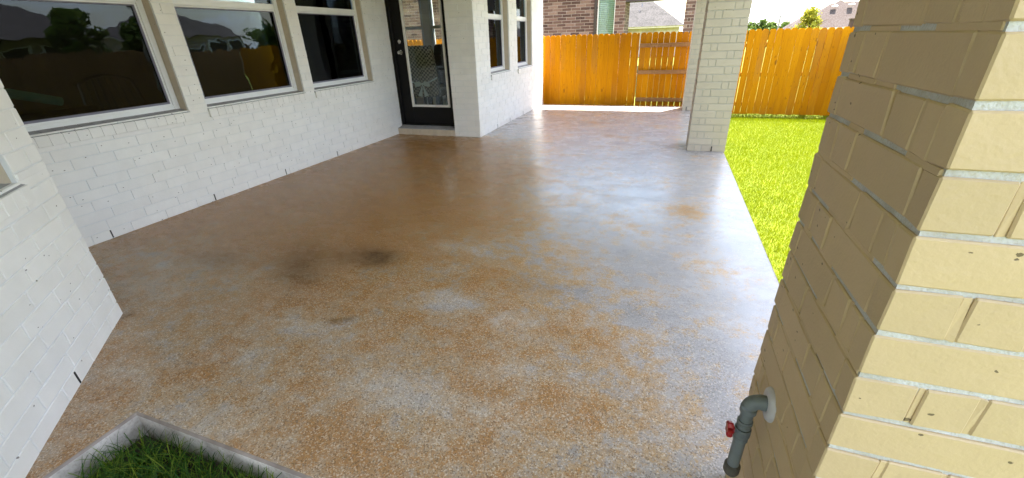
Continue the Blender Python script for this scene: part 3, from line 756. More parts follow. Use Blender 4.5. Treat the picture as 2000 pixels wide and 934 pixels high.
lf.bbox((gx0, dy0-.014, gz0), (gx0+t_, dy0+.02, gz1), .005); lf.bbox((gx1-t_, dy0-.014, gz0), (gx1, dy0+.02, gz1), .005)
lf.bbox((gx0+t_, dy0-.0135, gz0), (gx1-t_, dy0+.02, gz0+t_), .005); lf.bbox((gx0+t_, dy0-.0135, gz1-t_), (gx1-t_, dy0+.02, gz1), .005)
dsub(lf, 'glass_frame', M['doorglaze'])
gp = MB(); gp.box(gx0+.01, gx1-.01, dy0+.014, dy0+.019, gz0+.01, gz1-.01); dsub(gp, 'door_glass', M['glass_clear'])
kx = -2.935*S
kn = MB(); kz = .895*S
kn.tube([(kx, dy0, kz), (kx, dy0-.008, kz)], .031, 24); kn.tube([(kx, dy0-.008, kz), (kx, dy0-.03, kz)], .012, 16)
kn.tube([(kx, dy0-.028, kz), (kx, dy0-.034, kz), (kx, dy0-.046, kz), (kx, dy0-.058, kz), (kx, dy0-.062, kz)], [.014, .024, .029, .024, .012], 20)
dsub(kn, 'knob', M['nickel'], True)
db = MB(); bz = 1.005*S
db.tube([(kx, dy0, bz), (kx, dy0-.012, bz), (kx, dy0-.016, bz)], [.028, .027, .020], 24); db.bbox((kx-.004, dy0-.022, bz-.009), (kx+.004, dy0-.014, bz+.009), .001)
dsub(db, 'deadbolt', M['nickel'], True)
# wall C (faces +X)
winC = [(4.77, 5.42), (5.72, 6.37)]
mb = MB(); YC0 = YB+.021
brick_wall(mb, (XC, YC0, 0), (0, 1, 0), (1, 0, 0), YE-YC0, 0, ZT, [(a*S-YC0, b*S-YC0, WZ0, WZ1) for a, b in winC], seed=31, jt=.007, joint=.0035)
weep(mb, (XC, 0, 0), (0, 1, 0), (1, 0, 0), [4.9*S, 5.35*S, 5.9*S]); hp(mb.build('wall', WM))
for k, (a, b) in enumerate(winC):
    reveals((XC, 0, 0), (0, 1, 0), (1, 0, 0), a*S, b*S, WZ0, WZ1); window((XC, 0, 0), (0, 1, 0), (1, 0, 0), a*S+.003, b*S-.003, WZ0, WZ1, 1.215*S, blind=(k == 1))
# far wall of the dining room, with two windows (faces +Y)
winF = [(-5.2, -3.99), (-3.86, -2.7)]
mb = MB()
XL = -7.2*S
brick_wall(mb, (XC-.021, YE, 0), (-1, 0, 0), (0, 1, 0), XC-XL, GZ, ZT, [(XC-.021-b*S, XC-.021-a*S, .60*S, 1.9*S) for a, b in winF], seed=33)
hp(mb.build('wall', WM))
for a, b in winF:
    f = MB(); z0_, z1_, zr_ = .60*S, 1.9*S, 1.185*S
    for (q0, q1, r0, r1) in ((a*S, a*S+.05, z0_, z1_), (b*S-.05, b*S, z0_, z1_), (a*S+.05, b*S-.05, z0_, z0_+.05), (a*S+.05, b*S-.05, z1_-.05, z1_), (a*S+.05, b*S-.05, zr_, zr_+.055)):
        f.bbox((q0, YE-.15, r0), (q1, YE-.05, r1), .003)
    f.box(a*S-.02, b*S+.02, YE-.24, YE-.15, z0_-.02, z0_)
    fr = hp(f.build('window', M['vinyl'])); g1 = MB(); g1.box(a*S+.03, b*S-.03, YE-.09, YE-.085, z0_+.03, z1_-.03); o = g1.build('pane', M['glass_clear']); o.parent = fr
# interior shells
mb = MB(); ti = .10
IX0, IX1 = XL, XA-RV-.06
def inner(mb, x0, x1, y0, y1, z0, z1): mb.box(x0, x1, y0, y1, z0, z1)
# room liner behind wall C and the far wall, with matching openings
def liner(mb, axis, c0, c1, u0, u1, z0, z1, holes):
    us = sorted({u0, u1, *[h[0] for h in holes], *[h[1] for h in holes]}); zs = sorted({z0, z1, *[h[2] for h in holes], *[h[3] for h in holes]})
    for i in range(len(us)-1):
        for j in range(len(zs)-1):
            cu, cz = (us[i]+us[i+1])/2, (zs[j]+zs[j+1])/2
            if any(h[0] < cu < h[1] and h[2] < cz < h[3] for h in holes): continue
            if axis == 'x': mb.box(c0, c1, us[i], us[i+1], zs[j], zs[j+1])
            else: mb.box(us[i], us[i+1], c0, c1, zs[j], zs[j+1])
liner(mb, 'x', XC-RV-.07, XC-.022, YB+.025, YE-.022, .002, ZT, [(a*S-.03, b*S+.03, WZ0-.04, WZ1+.03) for a, b in winC])
liner(mb, 'y', YE-.15, YE-.022, XL, XC-RV-.071, .002, ZT, [(a*S, b*S, .60*S, 1.9*S) for a, b in winF])
liner(mb, 'y', DY+.17, DY+.20, -5.3*S, XC-RV-.071, .086*S, ZT, [(DX0+.03, DX1-.01, 0, DH+.02)])
liner(mb, 'x', -5.35*S, -5.3*S, DY+.201, YE-.151, .086*S, ZT, [])  # unseen pale partition, added to keep light in the dining room
hp(mb.build('interior_wall', M['drywall'])); mb = MB()
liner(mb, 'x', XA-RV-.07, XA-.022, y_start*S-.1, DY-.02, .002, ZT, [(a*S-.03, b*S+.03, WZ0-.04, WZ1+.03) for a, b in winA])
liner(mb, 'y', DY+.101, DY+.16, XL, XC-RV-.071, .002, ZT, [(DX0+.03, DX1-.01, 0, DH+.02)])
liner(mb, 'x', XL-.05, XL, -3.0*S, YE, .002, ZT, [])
hp(mb.build('interior_wall', M['drywall_shaded']))
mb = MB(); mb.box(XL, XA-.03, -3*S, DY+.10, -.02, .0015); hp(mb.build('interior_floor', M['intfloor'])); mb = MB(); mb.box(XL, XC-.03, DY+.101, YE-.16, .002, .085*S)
hp(mb.build('interior_floor', simple('light_tile', (.42, .36, .29, 1), .3, .05, 20, (.38, .33, .27, 1))))
# patio ceiling, fascia, beam and roof
EX = .93*S; EY0 = -3*S; EY1 = 6.985*S  # near eave carried back past the viewer, unseen, to darken the near column
mb = MB(); mb.box(XL-.5, EX, -3*S, EY1, ZT+.001, ZT+.03); hp(mb.build('soffit', M['soffit']))
mb = MB(); mb.box(EX, EX+.025, EY0-.0, EY1, ZT-.10, ZT+.10); mb.box(XL-.5, EX+.025, EY1, EY1+.025, ZT-.10, ZT+.10); mb.box(-1.0*S, EX+.025, -3*S-.02, -3*S, ZT-.1, ZT+.1)
hp(mb.build('fascia', M['trim']))
mb = MB()
mb.box(.247*S-.08*S, .54*S-.08*S+.0, .5*S, YE-.05, ZT-.26, ZT-.001)
hp(mb.build('patio_beam', M['soffit']))
mb = MB(); x0, x1, y0, y1, zz = XL-.5, EX+.02, -3*S, EY1+.02, ZT+.101
hx = (x0+x1)/2; ru = (x1-x0)/2
mb.add([(x0, y0, zz), (x1, y0, zz), (x1, y1, zz), (x0, y1, zz), (hx, y0+ru*.9, zz+ru*.6), (hx, y1-ru*.9, zz+ru*.6)], [(0, 1, 4), (1, 2, 5, 4), (2, 3, 5), (3, 0, 4, 5), (0, 3, 2, 1)])
hp(mb.build('roof', M['shingle_b']))

# ------------------------------------------------------------------ brick columns along the slab edge
SK = math.radians(.66)
def column(y, mats, label, x=None, d=.32, zf=0, zb=0, seed=3, cham=.0018, jit=.0012, weepx=None, joint=.0048, jt=.0085, fill=False):
    x = (.2485-.0117*y if x is None else x)*S
    e = empty('brick_column', label, 'column', (x, y*S, zb), 'painted brick columns holding the patio roof')
    mb = MB(); pillar(mb, x, y*S, .318*S, d*S, zb, ZT-.262 if True else ZT, zf, SK, seed=seed, cham=cham, jit=jit, joint=joint, jt=jt, fill=fill)
    if weepx: mb.box(x+weepx*S-.006, x+weepx*S+.006, y*S-.004, y*S+.02, .006, CH-.016, 2)
    keep(mb.build('brick_shaft', mats), e); return e
MC = [M['paint_col'], M['mortar_c'], M['slot']]
column(4.20, MC, 'middle grey-beige painted brick column between the two fence views', seed=4, weepx=.205)
column(6.56, MC, 'far pale brick column at the end of the slab, partly hidden by the middle one', seed=9, weepx=.05, d=.30)
column(.482, [M['paint_cream'], M['mortar_p'], M['slot']], 'large cream painted brick column close by on the right, with the grey pipe', x=.2425, d=.34, zf=.0305*S-3*CH, zb=GZ-.02, seed=15, cham=.0024, jit=.0017, joint=.0042, jt=.0085, fill=True)

# pipe on the near column -----------------------------------------------------
px, py, pz = .242*S, .688*S, .374*S
pipe = empty('valve_pipe', 'grey plastic pipe elbow with red valve handle on the cream brick column', 'pipe', (px, py, .18*S))
mb = MB()
r = .0145
mb.tube([(px+.01, py, pz), (px-.012, py, pz)], .0125, 20)
keep(smooth_angle(mb.build('nipple', M['ironblack'])), pipe)
mb = MB(); ax = .214*S; er = .022
pts = [(px-.010, py, pz)]; rad = []
pts = [(px-.008, py, pz), (px-.022, py, pz)]
cxx = px-.022; 
for k in range(1, 7):
    a = k/6*math.pi/2; pts.append((px-.022-er*math.sin(a), py, pz-er*(1-math.cos(a))))
pts.append((pts[-1][0], py, pts[-1][2]-.014)); AX = pts[-1][0]
rads = [r*1.28]*2+[r*1.2]*5+[r*1.28]*2
mb.tube(pts, rads, 24); zE = pts[-1][2]
keep(smooth_angle(mb.build('elbow', M['pvc'])), pipe)
mb = MB()
mb.tube([(AX, py, zE+.002), (AX, py, .192*S)], r, 24)
keep(smooth_angle(mb.build('pipe_shaft', M['pvc'])), pipe)
mb = MB(); zv = .297*S
for (za, zb, rr) in ((zv+.034, zv+.022, 1.22), (zv+.021, zv+.009, 1.12), (zv+.008, zv-.018, 1.3), (zv-.019, zv-.034, 1.18)):
    mb.tube([(AX, py, za), (AX, py, za-.0015), (AX, py, zb+.0015), (AX, py, zb)], [r*rr*.95, r*rr, r*rr, r*rr*.95], 24)
mb.tube([(AX, py, zv), (AX-.024, py-.006, zv)], .0065, 14)
keep(smooth_angle(mb.build('valve_body', M['pvc'])), pipe)
mb = MB()
hc = Vector((AX-.028, py-.007, zv))
mb.tube([hc+Vector((.008, 0, 0)), hc-Vector((.006, 0, 0))], .0085, 16)
n = 40; vs = []; fs = []
for (dx, k_) in ((.005, .86), (.003, 1.), (-.006, 1.), (-.009, .82)):
    for q in range(n):
        a = 2*math.pi*q/n; rr = (.0165+.0045*math.cos(5*a))*k_; vs.append((hc.x+dx, hc.y+rr*math.sin(a), hc.z+rr*math.cos(a)))
for i in range(3):
    for q in range(n): fs.append((i*n+q, i*n+(q+1) % n, (i+1)*n+(q+1) % n, (i+1)*n+q))
fs += [tuple(range(n)), tuple(range(4*n-1, 3*n-1, -1))]
mb.add(vs, fs)
keep(smooth_angle(mb.build('valve_handle', M['red'])), pipe)
mb = MB(); zc = .188*S
mb.tube([(AX, py, zc+.014), (AX, py, zc+.010), (AX, py, zc-.012), (AX, py, zc-.02), (AX, py, zc-.023)], [r*1.1, r*1.34, r*1.34, r*1.1, r*.5], 24)
keep(smooth_angle(mb.build('end_cap', M['pvc_cap'])), pipe)
mb = MB()
n = 32; rings = [(.041, 0.001), (.041, .005), (.037, .011), (.026, .014), (.015, .012), (.013, .002)]
vs = []; fs = []
for i, (rr, dd) in enumerate(rings):
    for k in range(n): a = 2*math.pi*k/n; vs.append((px-dd, py+rr*math.cos(a), pz+rr*math.sin(a)))
for i in range(len(rings)-1):
    for k in range(n): fs.append((i*n+k, i*n+(k+1) % n, (i+1)*n+(k+1) % n, (i+1)*n+k))
mb.add(vs, fs); keep(smooth_angle(mb.build('wall_flange', M['caulk']), 60), pipe)

# ------------------------------------------------------------------ fences
FY = 7.14*S
def picket(mb, x, w, y, th, z0, z1, T=None, lean=0., rnd=None):
    c = w*.27; x0, x1 = x, x+w
    pr = [(x0, z0), (x1, z0), (x1, z1-c*1.25), (x1-c*.45, z1-c*.45), (x1-c, z1), (x0+c, z1), (x0+c*.45, z1-c*.45), (x0, z1-c*1.25)]
    pr = [(a+lean*(b-z0), b) for a, b in pr]
    vs = [(a, y, b) for a, b in pr]+[(a, y+th, b) for a, b in pr]; n = len(pr)
    if T: vs = [T(p) for p in vs]
    mb.add(vs, [tuple(range(n)), tuple(range(2*n-1, n-1, -1))]+[(i, i+n, (i+1) % n+n, (i+1) % n) for i in range(n)], 0, rnd)
def fence(label, x0, x1, y, zt0, zt1, T=None, rails_front=False, cat='fence', name='wood_fence', loc=None, mat='fence', posts=True, gap=.003, lean=0, pw=.0835*S):
    L = x1-x0
    T2 = T or (lambda p: p)
    base = T2((x0, y, GZ)); e = empty(name, label, cat, tuple(base))
    mb = MB(); x = x0; i = 0
    yy = y+(.028 if rails_front else 0)
    while x < x1-.02:
        w_ = min(pw-gap*random.uniform(.5, 1.3), x1-x); t = (x-x0)/L
        picket(mb, x, w_, yy+random.uniform(-.003, .003), .016, GZ+.015+random.uniform(0, .012), zt0+(zt1-zt0)*t+random.uniform(-.006, .006), T, lean+random.uniform(-.003, .003)); x += pw; i += 1
    keep(mb.build('board_panel', M[mat]), e)
    yr = y if rails_front else y+.017
    for zf in (.835, .465, .068) if rails_front else (.80, .42, .02):
        mb = MB(); mb.bbox((x0, yr-.012 if rails_front else yr, zf*S-.034), (x1, yr+(.026 if rails_front else .04), zf*S+.034), .003, 0, .001, T, .1); keep(mb.build('rail', M['rail']), e)
    if posts:
        k = x0+.06
        while k < x1:
            mb = MB(); mb.bbox((k, yr+.055, GZ-.3), (k+.09, yr+.145, zt0-.06), .004, 0, .001, T, .6); keep(mb.build('post', M['rail']), e); k += 1.9
    return e
fence('long orange stained board fence behind the patio end, left of the gate', -8.5*S, -.535*S, FY, 1.045*S, 1.012*S)
fence('orange board gate with three greyed rails beside the far column', -.525*S, .215*S, FY-.02, 1.012*S, 1.0*S, rails_front=True, cat='gate', name='wood_gate', posts=False, gap=.005)
fence('orange board fence panel at the back of the sunny lawn', .235*S, 2.26*S, FY-.01, 1.008*S, .985*S, gap=.0042, lean=0.0)
# run along the right side of the lawn
Tr = lambda p: (2.05*S+(FY-p[1]), p[0], p[2])
fence('side fence running along the right edge of the lawn from the corner post', -3*S, FY-.06, FY, 1.0*S, .99*S, mat='rail', T=lambda p: (2.262*S-(FY-p[1]), p[0], p[2]))
mb = MB(); mb.bbox((2.06*S, FY+.03, GZ-.3), (2.06*S+.085, FY+.115, 1.065*S), .004, 0); mb.bbox((2.06*S-.012, FY+.018, 1.066*S), (2.06*S+.097, FY+.127, 1.085*S), .003, 0)
tag(mb.build('fence_post', M['bark']), 'dark capped post standing above the fence corner by the near column', 'post')

# ------------------------------------------------------------------ neighbour's dark brick house
NY = 10.3*S
nb = empty('dark_brick_house', 'dark brown brick house with a tall window and porch just behind the fence', 'house', (-3*S, NY+1, GZ))
DB = [M['dbrick'], M['dmortar']]
xe = -1.12*S
mb = MB(); Ln = xe-(-9*S)
brick_wall(mb, (-9*S, NY, GZ), (1, 0, 0), (0, -1, 0), Ln, 0, 2.1*S-GZ, [(-1.70*S+9*S, -1.33*S+9*S, .5*S-GZ, 1.95*S-GZ)], jt=.014, joint=.008, cham=.002, seed=41, offs=(0, .5))
keep(mb.build('wall', DB), nb)
mb = MB(); brick_wall(mb, (xe, NY+.021, GZ), (0, 1, 0), (1, 0, 0), .9*S, 0, 2.1*S-GZ, jt=.014, joint=.008, cham=.002, seed=42, offs=(0, .5)); keep(mb.build('wall', DB), nb)
mb = MB(); mb.bbox((-1.345*S, NY+.02, .5*S), (-1.30*S, NY+.07, 1.95*S), .003); mb.bbox((-1.70*S, NY+.02, .5*S), (-1.68*S, NY+.07, 1.95*S), .003); mb.box(-1.69*S, -1.33*S, NY+.03, NY+.06, 1.91*S, 1.95*S)
wn = keep(mb.build('window', M['vinyl']), nb)
mb = MB(); mb.box(-1.69*S, -1.34*S, NY+.05, NY+.055, .5*S, 1.93*S); o = mb.build('pane', M['glass_clear']); o.parent = wn; o.matrix_parent_inverse = nb.matrix_world.inverted() @ Matrix.Translation(-Vector(nb.location)) @ nb.matrix_world if False else Matrix.Identity(4)
wn.matrix_parent_inverse = Matrix.Translation(nb.location).inverted()
mb = MB(); mb.box(-1.69*S, -1.34*S, NY+.10, NY+.11, .5*S, 1.93*S); o = mb.build('blind', M['blind']); o.parent = wn
mb = MB(); mb.bbox((-1.765*S, NY-.07, GZ), (-1.715*S, NY-.008, 2.1*S), .008); keep(mb.build('downspout', simple('dark_bronze', (.03, .022, .02, 1), .4)), nb)
mb = MB(); pillar(mb, .07*S, NY, .34*S, .34*S, GZ, 1.6*S, GZ, 0, jt=.014, seed=44); keep(mb.build('porch_column', DB), nb)
mb = MB(); mb.box(xe+.001, .6*S, NY+.001, NY+.3*S, 1.6*S, 1.85*S); keep(mb.build('porch_soffit', simple('dark_soffit', (.05, .035, .04, 1), .6)), nb)
mb = MB(); x0, x1, y0, y1, zz = -9.3*S, .9*S, NY-.5, NY+9*S, 2.1*S
mb.add([(x0, y0, zz), (x1, y0, zz), (x1, y1, zz), (x0, y1, zz), (-6*S, NY+4*S, zz+2.0), (-3*S, NY+4*S, zz+2.0)], [(0, 1, 5, 4), (1, 2, 5), (2, 3, 4, 5), (3, 0, 4), (0, 3, 2, 1)]); keep(mb.build('roof', M['shingle_b']), nb)

# ------------------------------------------------------------------ distant houses
def hip(mb, a, b, cy, zr, ze, p=.8, ang=0, mi=0, gable=False):
    r = (zr-ze)/p
    vs = [(a-r, cy-r, ze), (b+r, cy-r, ze), (b+r, cy+r, ze), (a-r, cy+r, ze), (a, cy, zr), (b, cy, zr)]
    mb.add([(x*S, y*S, z*S) for x, y, z in vs], [(0, 1, 5, 4), (1, 2, 5), (2, 3, 4, 5), (3, 0, 4), (0, 3, 2, 1)], mi)
def far_house(name, label, hips, wallbox, roofmat, wallmat, trims=(), loc=None):
    e = empty(name, label, 'house', (wallbox[0]*S, wallbox[2]*S, GZ))
    mb = MB()
    for h in hips: hip(mb, *h)
    keep(mb.build('roof', roofmat), e)
    mb = MB(); x0, x1, y0, y1, zt = wallbox; mb.box(x0*S, x1*S, y0*S, y1*S, GZ, zt*S); keep(mb.build('wall', wallmat), e)
    mb = MB(); mb.box((x0-.35)*S, (x1+.35)*S, (y0-.35)*S, (y0-.30)*S, (zt-.06)*S, (zt+.02)*S); keep(mb.build('fascia', M['trim']), e)
    if name == 'brown_roof_house':
        for k in range(3):
            yy = y0+(y1-y0)*(.18+.27*k); mb = MB(); mb.bbox((x0*S-.05, yy*S, .75*S), (x0*S+.02, yy*S+1.1, 1.28*S), .01); wn_ = keep(mb.build('window', M['vinyl']), e)
            mb = MB(); mb.box(x0*S-.056, x0*S-.052, yy*S+.08, yy*S+1.02, .80*S, 1.24*S); o_ = mb.build('pane', M['slot']); o_.parent = wn_
    return e
# pale roofed house seen through the neighbour's porch: front eave at y=25
h1 = far_house('pale_roof_house', 'pale shingled hip-roof house seen through the porch opening of the dark brick house', [(-7.5, -1.66, 26.9, 2.66, 1.30, .715)], (-9.0, .0, 25.4, 29, 1.28), M['shingle'], M['stone'])
mb = MB(); mb.box(-.75*S, -.67*S, 25.95*S, 26.05*S, 1.60*S, 1.72*S); o = mb.build('roof_vent', M['vinyl']); keep(o, h1)
mb = MB()
for (vx, vz, hh) in ((-1.98, 2.38, .16), (-2.10, 2.02, .2)): mb = MB(); mb.tube([(vx*S, 26.1*S, (vz-.12)*S), (vx*S, 26.1*S, (vz-.12+hh)*S)], .035, 8); keep(mb.build('vent_pipe', M['gasket']), h1)
# rose roofed house to the right
h2 = far_house('rose_roof_house', 'large stepped rose-grey roofed house behind the right part of the fence', [(5.95, 6.17, 30.9, 1.19, .93, .74), (6.90, 7.42, 31.2, 1.78, .93, .74), (7.85, 8.1, 31.5, 2.14, .93, .78), (8.3, 8.34, 31.6, 2.32, .93, .86), (8.45, 11.5, 31.4, 2.19, .93, .85)], (6.4, 12.5, 30.2, 33, .92), f_shingle('rose_shingle', (.050, .037, .033, 1), (.056, .042, .037, 1)), M['stucco'])
mb = MB()
for (vx, vz, vy) in ((7.02, 1.60, 30.65), (7.95, 1.93, 30.9), (8.72, 1.98, 30.9)):
    mb = MB(); mb.bbox((vx*S-.16, vy*S-.10, vz*S+.04), (vx*S+.16, vy*S+.25, vz*S+.14), .04); keep(mb.build('roof_vent', M['vinyl']), h2)
# houses to the east, seen mirrored in the windows
for k, (lx, cy, zr, rl, lab) in enumerate(((15, 1.5, 3.6, 2.2, 'brown roofed house beyond the side fence, nearest the viewer'), (15.5, 8.2, 3.9, 1.6, 'brown roofed house beyond the side fence, next to the first'), (16, 15.5, 3.5, 2.6, 'brown roofed house beyond the side fence, farthest along'), (15.5, -6, 3.7, 2.0, 'brown roofed house beyond the side fence, behind the viewer'))):
    far_house('brown_roof_house', lab, [(lx, lx+rl, cy, zr-.95, 1.5, .5)], (lx-1.9, lx+rl+1.9, cy-1.9, cy+1.9, 1.5), M['shingle_b'], M['stucco'])
# poles
for (x, y, zt, r_, lab) in ((5.235, 30, 1.63, .05, 'left thin utility pole above the fence'), (6.66, 30.4, 1.73, .035, 'right thin utility pole behind the rose roof')):
    mb = MB(); mb.tube([(x*S, y*S, GZ), (x*S, y*S, zt*S)], r_, 8); mb.box(x*S-.16, x*S+.28, y*S-.03, y*S+.03, zt*S-.05, zt*S)
    tag(mb.build('utility_pole', M['metalpole']), lab, 'pole', 'thin utility poles on the skyline')

# trees ---------------------------------------------------------------------
def tree(x, y, z0, h, rx, leafmat, label, n=2500, leaf=.14, cone=False, name='leafy_tree', group=None, trunk_r=.06, low=.0):
    e = empty(name, label, 'tree', (x, y, GZ), group); rs = random.Random(int(x*100))
    mb = MB(); mb.tube([(x, y, GZ), (x+.05, y, z0+h*.35), (x, y, z0+h*.8)], [trunk_r, trunk_r*.7, trunk_r*.25], 8)
    for k in range(9):
        a = rs.uniform(0, 6.28); zz = z0+h*rs.uniform(.15, .6); mb.tube([(x, y, zz), (x+math.cos(a)*rx*.45, y+math.sin(a)*rx*.45, zz+h*.14), (x+math.cos(a)*rx*.75, y+math.sin(a)*rx*.75, zz+h*.26)], [trunk_r*.4, trunk_r*.25, trunk_r*.08], 5)
    keep(mb.build('trunk', M['bark']), e)
    mb = MB(); cl = []
    for k in range(46):
        t = rs.random()**.8; a = rs.uniform(0, 6.28)
        R_ = rx*((1-t)*.95+.08) if cone else rx*math.sqrt(max(0, 1-(2*t-1)**2))*rs.uniform(.35, 1)
        cl.append((x+math.cos(a)*R_*rs.random()**.5, y+math.sin(a)*R_*rs.random()**.5, z0+h*t, rs.uniform(.14, .30)*rx, rs.uniform(0, 1)))
    for k in range(n):
        c = rs.choice(cl); d = Vector((rs.gauss(0, 1), rs.gauss(0, 1), rs.gauss(0, .9))); d = d.normalized()*c[3]*rs.random()**.35*1.2
        p = Vector(c[:3])+d; u = Vector((rs.gauss(0, 1), rs.gauss(0, 1), rs.gauss(0, 1))).normalized(); v = u.cross(Vector((rs.gauss(0, 1), rs.gauss(0, 1), rs.gauss(0, 1)))).normalized()
        s_ = leaf*rs.uniform(.5, 1)
        mb.add([p-u*s_, p+v*s_*.45, p+u*s_, p-v*s_*.45], [(0, 1, 2, 3)], 0, min(1, max(0, c[4]*.6+rs.random()*.4)))
    keep(mb.build('crown', leafmat), e); return e
tree(6.70*S*.8, 30*S*.8, .5*S, 1.08*S, 1.15, M['leaf_y'], 'yellow-green young tree in front of the rose roofed house', 3600, .10, True, 'young_tree')
g_ = 'distant trees on the skyline above the fence'
for k, (x, w_, h, lab) in enumerate(((6.4, 1.6, .62, 'low tree far off beside the middle column'), (7.4, 1.6, .78, 'rounded olive tree far off, tallest in its clump'), (8.15, 1.2, .66, 'reddish-topped small tree far off'), (9.3, 1.3, .58, 'faint small tree far off by the left pole'), (10.6, 1.2, .62, 'thin tree far off by the end of the rose roof'))):
    tree(x*S, 50*S, .1*S, (h+.72)*S, w_*.85, M['leaf_g'], lab, 1300, .22, False, 'distant_tree', g_)
for k, (x, y, lab) in enumerate(((13.0, 5.0, 'green tree between the houses beyond the side fence'), (12.6, 11.8, 'broad green tree beyond the side fence, farther along'), (9, -1.5, 'green tree beyond the side fence behind the viewer'), (11.0, 2.6, 'slim green tree between the side fence and the nearest brown roof'), (11.5, 9.2, 'slim green tree before the second brown roof'), (12.0, 17.0, 'green tree at the far end of the row of brown roofs'))):
    tree(x*S, y*S, .3*S, 1.7*S, 1.2, M['leaf_g'], lab, 2500, .16, False, 'leafy_tree')

# ------------------------------------------------------------------ inside the house
FZ = .085*S
def chair(x, y, rot, label, dark=False):
    e = empty('dining_chair', label, 'chair', (x, y, FZ), 'woven dining chairs behind the glass door')
    ca, sa = math.cos(rot), math.sin(rot)
    T = lambda p: (x+p[0]*ca-p[1]*sa, y+p[0]*sa+p[1]*ca, FZ+p[2])
    mat = M['wicker_d'] if dark else M['wicker']
    mb = MB(); n = 10; w0, w1 = .235, .20
    rows = [(0.40, w0, 0), (.7, w0*.98, -.012), (1.0, w1*1.05, -.04), (1.09, w1, -.055), (1.115, w1*.85, -.06)]
    vs = []
    for (z, w_, dy) in rows:
        for k in range(n+1): u = k/n*2-1; vs.append(T((u*w_, dy-.015*(1-u*u), z)))
        for k in range(n+1): u = 1-k/n*2; vs.append(T((u*w_, dy+.06-.015*(1-u*u), z)))
    m_ = 2*(n+1); fs = []
    for i in range(len(rows)-1):
        for k in range(m_): fs.append((i*m_+k, i*m_+(k+1) % m_, (i+1)*m_+(k+1) % m_, (i+1)*m_+k))
    fs.append(tuple(range(m_))[::-1]); fs.append(tuple((len(rows)-1)*m_+k for k in range(m_)))
    mb.add(vs, fs); keep(mb.build('backrest', mat), e)
    mb = MB(); mb.bbox((-.24, .061, .36), (.24, .50, .47), .02, 0, 0, T); keep(mb.build('seat', mat), e)
    for (lx, ly) in ((-.2, .01), (.2, .01), (-.2, .46), (.2, .46)):
        mb = MB(); mb.bbox((lx-.022, ly-.022, 0), (lx+.022, ly+.022, .399 if ly < .1 else .359), .003, 0, 0, T); keep(mb.build('leg', M['tabletop']), e)
    if not dark:
        mb = MB()
        R_ = lambda pts, r: mb.tube([T(p) for p in pts], r, 8)
        R_([(-.243, -.02, .62), (-.12, -.045, .585), (0, -.05, .57), (.12, -.045, .60), (.24, -.02, .66)], .011)
        for sx in (-1, 1):
            T3 = lambda p: T(p)
            mb.add([T3((0, -.06, .575)), T3((sx*.04, -.078, .615)), T3((sx*.125, -.074, .60)), T3((sx*.12, -.066, .53)), T3((sx*.04, -.068, .54))], [(0, 1, 2, 3, 4)])
            mb.add([T3((0, -.058, .57)), T3((sx*.085, -.064, .40)), T3((sx*.02, -.066, .38))], [(0, 1, 2)])
        mb.bbox((-.014, -.078, .555), (.014, -.055, .59), .005, 0, 0, T)
        keep(mb.build('bow', M['whitecloth']), e)
    return e
chair(-2.87*S, 4.78*S, math.radians(8), 'tall woven taupe dining chair with white ribbon bow, seen through the door')
chair(-3.05*S, 5.75*S, math.radians(186), 'dark woven dining chair facing out behind the taupe one', True)
tb = empty('dining_table', 'dark dining table behind the chairs in the glazed door', 'table', (-3.0*S, 5.4*S, FZ))
mb = MB(); mb.bbox((-3.15*S, 5.28*S, FZ+.70), (-2.2*S, 5.62*S, FZ+.74), .006); keep(mb.build('tabletop', M['tabletop']), tb)
for (lx, ly) in ((-3.11, 5.31), (-2.24, 5.31), (-3.11, 5.59), (-2.24, 5.59)):
    mb = MB(); mb.bbox((lx*S-.03, ly*S-.03, FZ), (lx*S+.03, ly*S+.03, FZ+.699), .004); keep(mb.build('leg', M['tabletop']), tb)
mb = MB(); bx_, by_ = -2.72*S, 5.42*S
mb.tube([(bx_, by_, FZ+.741), (bx_, by_, FZ+.76), (bx_, by_, FZ+.81), (bx_, by_, FZ+.85), (bx_, by_, FZ+.855)], [.05, .09, .11, .07, .02], 18)
tag(smooth_angle(mb.build('black_bowl', M['ironblack'])), 'round black lidded bowl on the dining table', 'bowl')
mb = MB(); mb.bbox((-2.86*S, 5.9*S, FZ), (-2.80*S, 5.98*S, FZ+.55), .003)
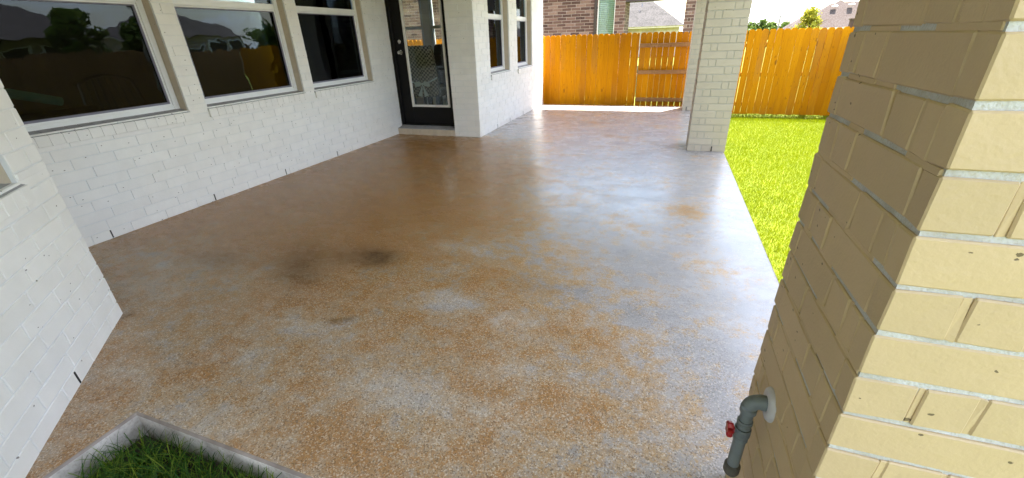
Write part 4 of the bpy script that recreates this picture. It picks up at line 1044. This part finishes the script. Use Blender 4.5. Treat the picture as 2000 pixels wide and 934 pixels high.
mb.bbox((-2.99*S, 6.2*S, FZ), (-2.45*S, 6.5*S, FZ+.40), .01); tag(mb.build('white_box', M['paper']), 'white boxes stacked under the far dining window', 'box')
mb = MB(); mb.tube([(-3.28*S, 1.12*S, .835*S), (-3.30*S, 1.30*S, .825*S), (-3.30*S, 1.50*S, .757*S)], [.034, .033, .031], 20)
tag(smooth_angle(mb.build('teal_roll', M['teal'])), 'teal fabric roll lying aslant on the table inside the left window', 'roll')
mb = MB(); mb.bbox((XA-.50, .9*S, .70*S), (XA-.18, 1.6*S, .725*S), .004)
for (a_, b_) in ((.95, .2), (1.57, .2), (.95, .45), (1.57, .45)): mb.bbox((XA-b_-.03, a_*S-.02, .002), (XA-b_+.02, a_*S+.02, .699*S), .003)
tag(mb.build('side_table', M['tabletop']), 'dark table standing inside the left window', 'table')
# black garden-style iron chair indoors, its scrolled back above the sill
e = empty('iron_chair', 'black iron chair with a curved back inside the left window', 'chair', (-3.5*S, 1.88*S, 0.002))
mb = MB(); cx_, cy_ = -3.5*S, 1.88*S
for s_ in (-1, 1): mb.tube([(cx_, cy_+s_*.2, .002), (cx_, cy_+s_*.2, .5), (cx_-.02, cy_+s_*.22, .85), (cx_-.04, cy_+s_*.19, 1.06)], .013, 8)
mb.tube([(cx_-.04, cy_-.19, 1.06), (cx_-.05, cy_-.1, 1.10), (cx_-.05, cy_, 1.115), (cx_-.05, cy_+.1, 1.10), (cx_-.04, cy_+.19, 1.06)], .013, 8)
for k in range(-3, 4): mb.tube([(cx_-.01, cy_+k*.05, .5), (cx_-.03, cy_+k*.055, .8), (cx_-.05, cy_+k*.045, 1.09)], .006, 6)
keep(mb.build('backrest', M['ironblack']), e)
mb = MB(); mb.bbox((cx_+.014, cy_-.21, .46), (cx_+.42, cy_+.21, .50), .01); keep(mb.build('seat', M['ironblack']), e)
for s_ in (-1, 1):
    mb = MB(); mb.tube([(cx_+.4, cy_+s_*.18, .459), (cx_+.42, cy_+s_*.2, .002)], .013, 8); keep(mb.build('leg', M['ironblack']), e)
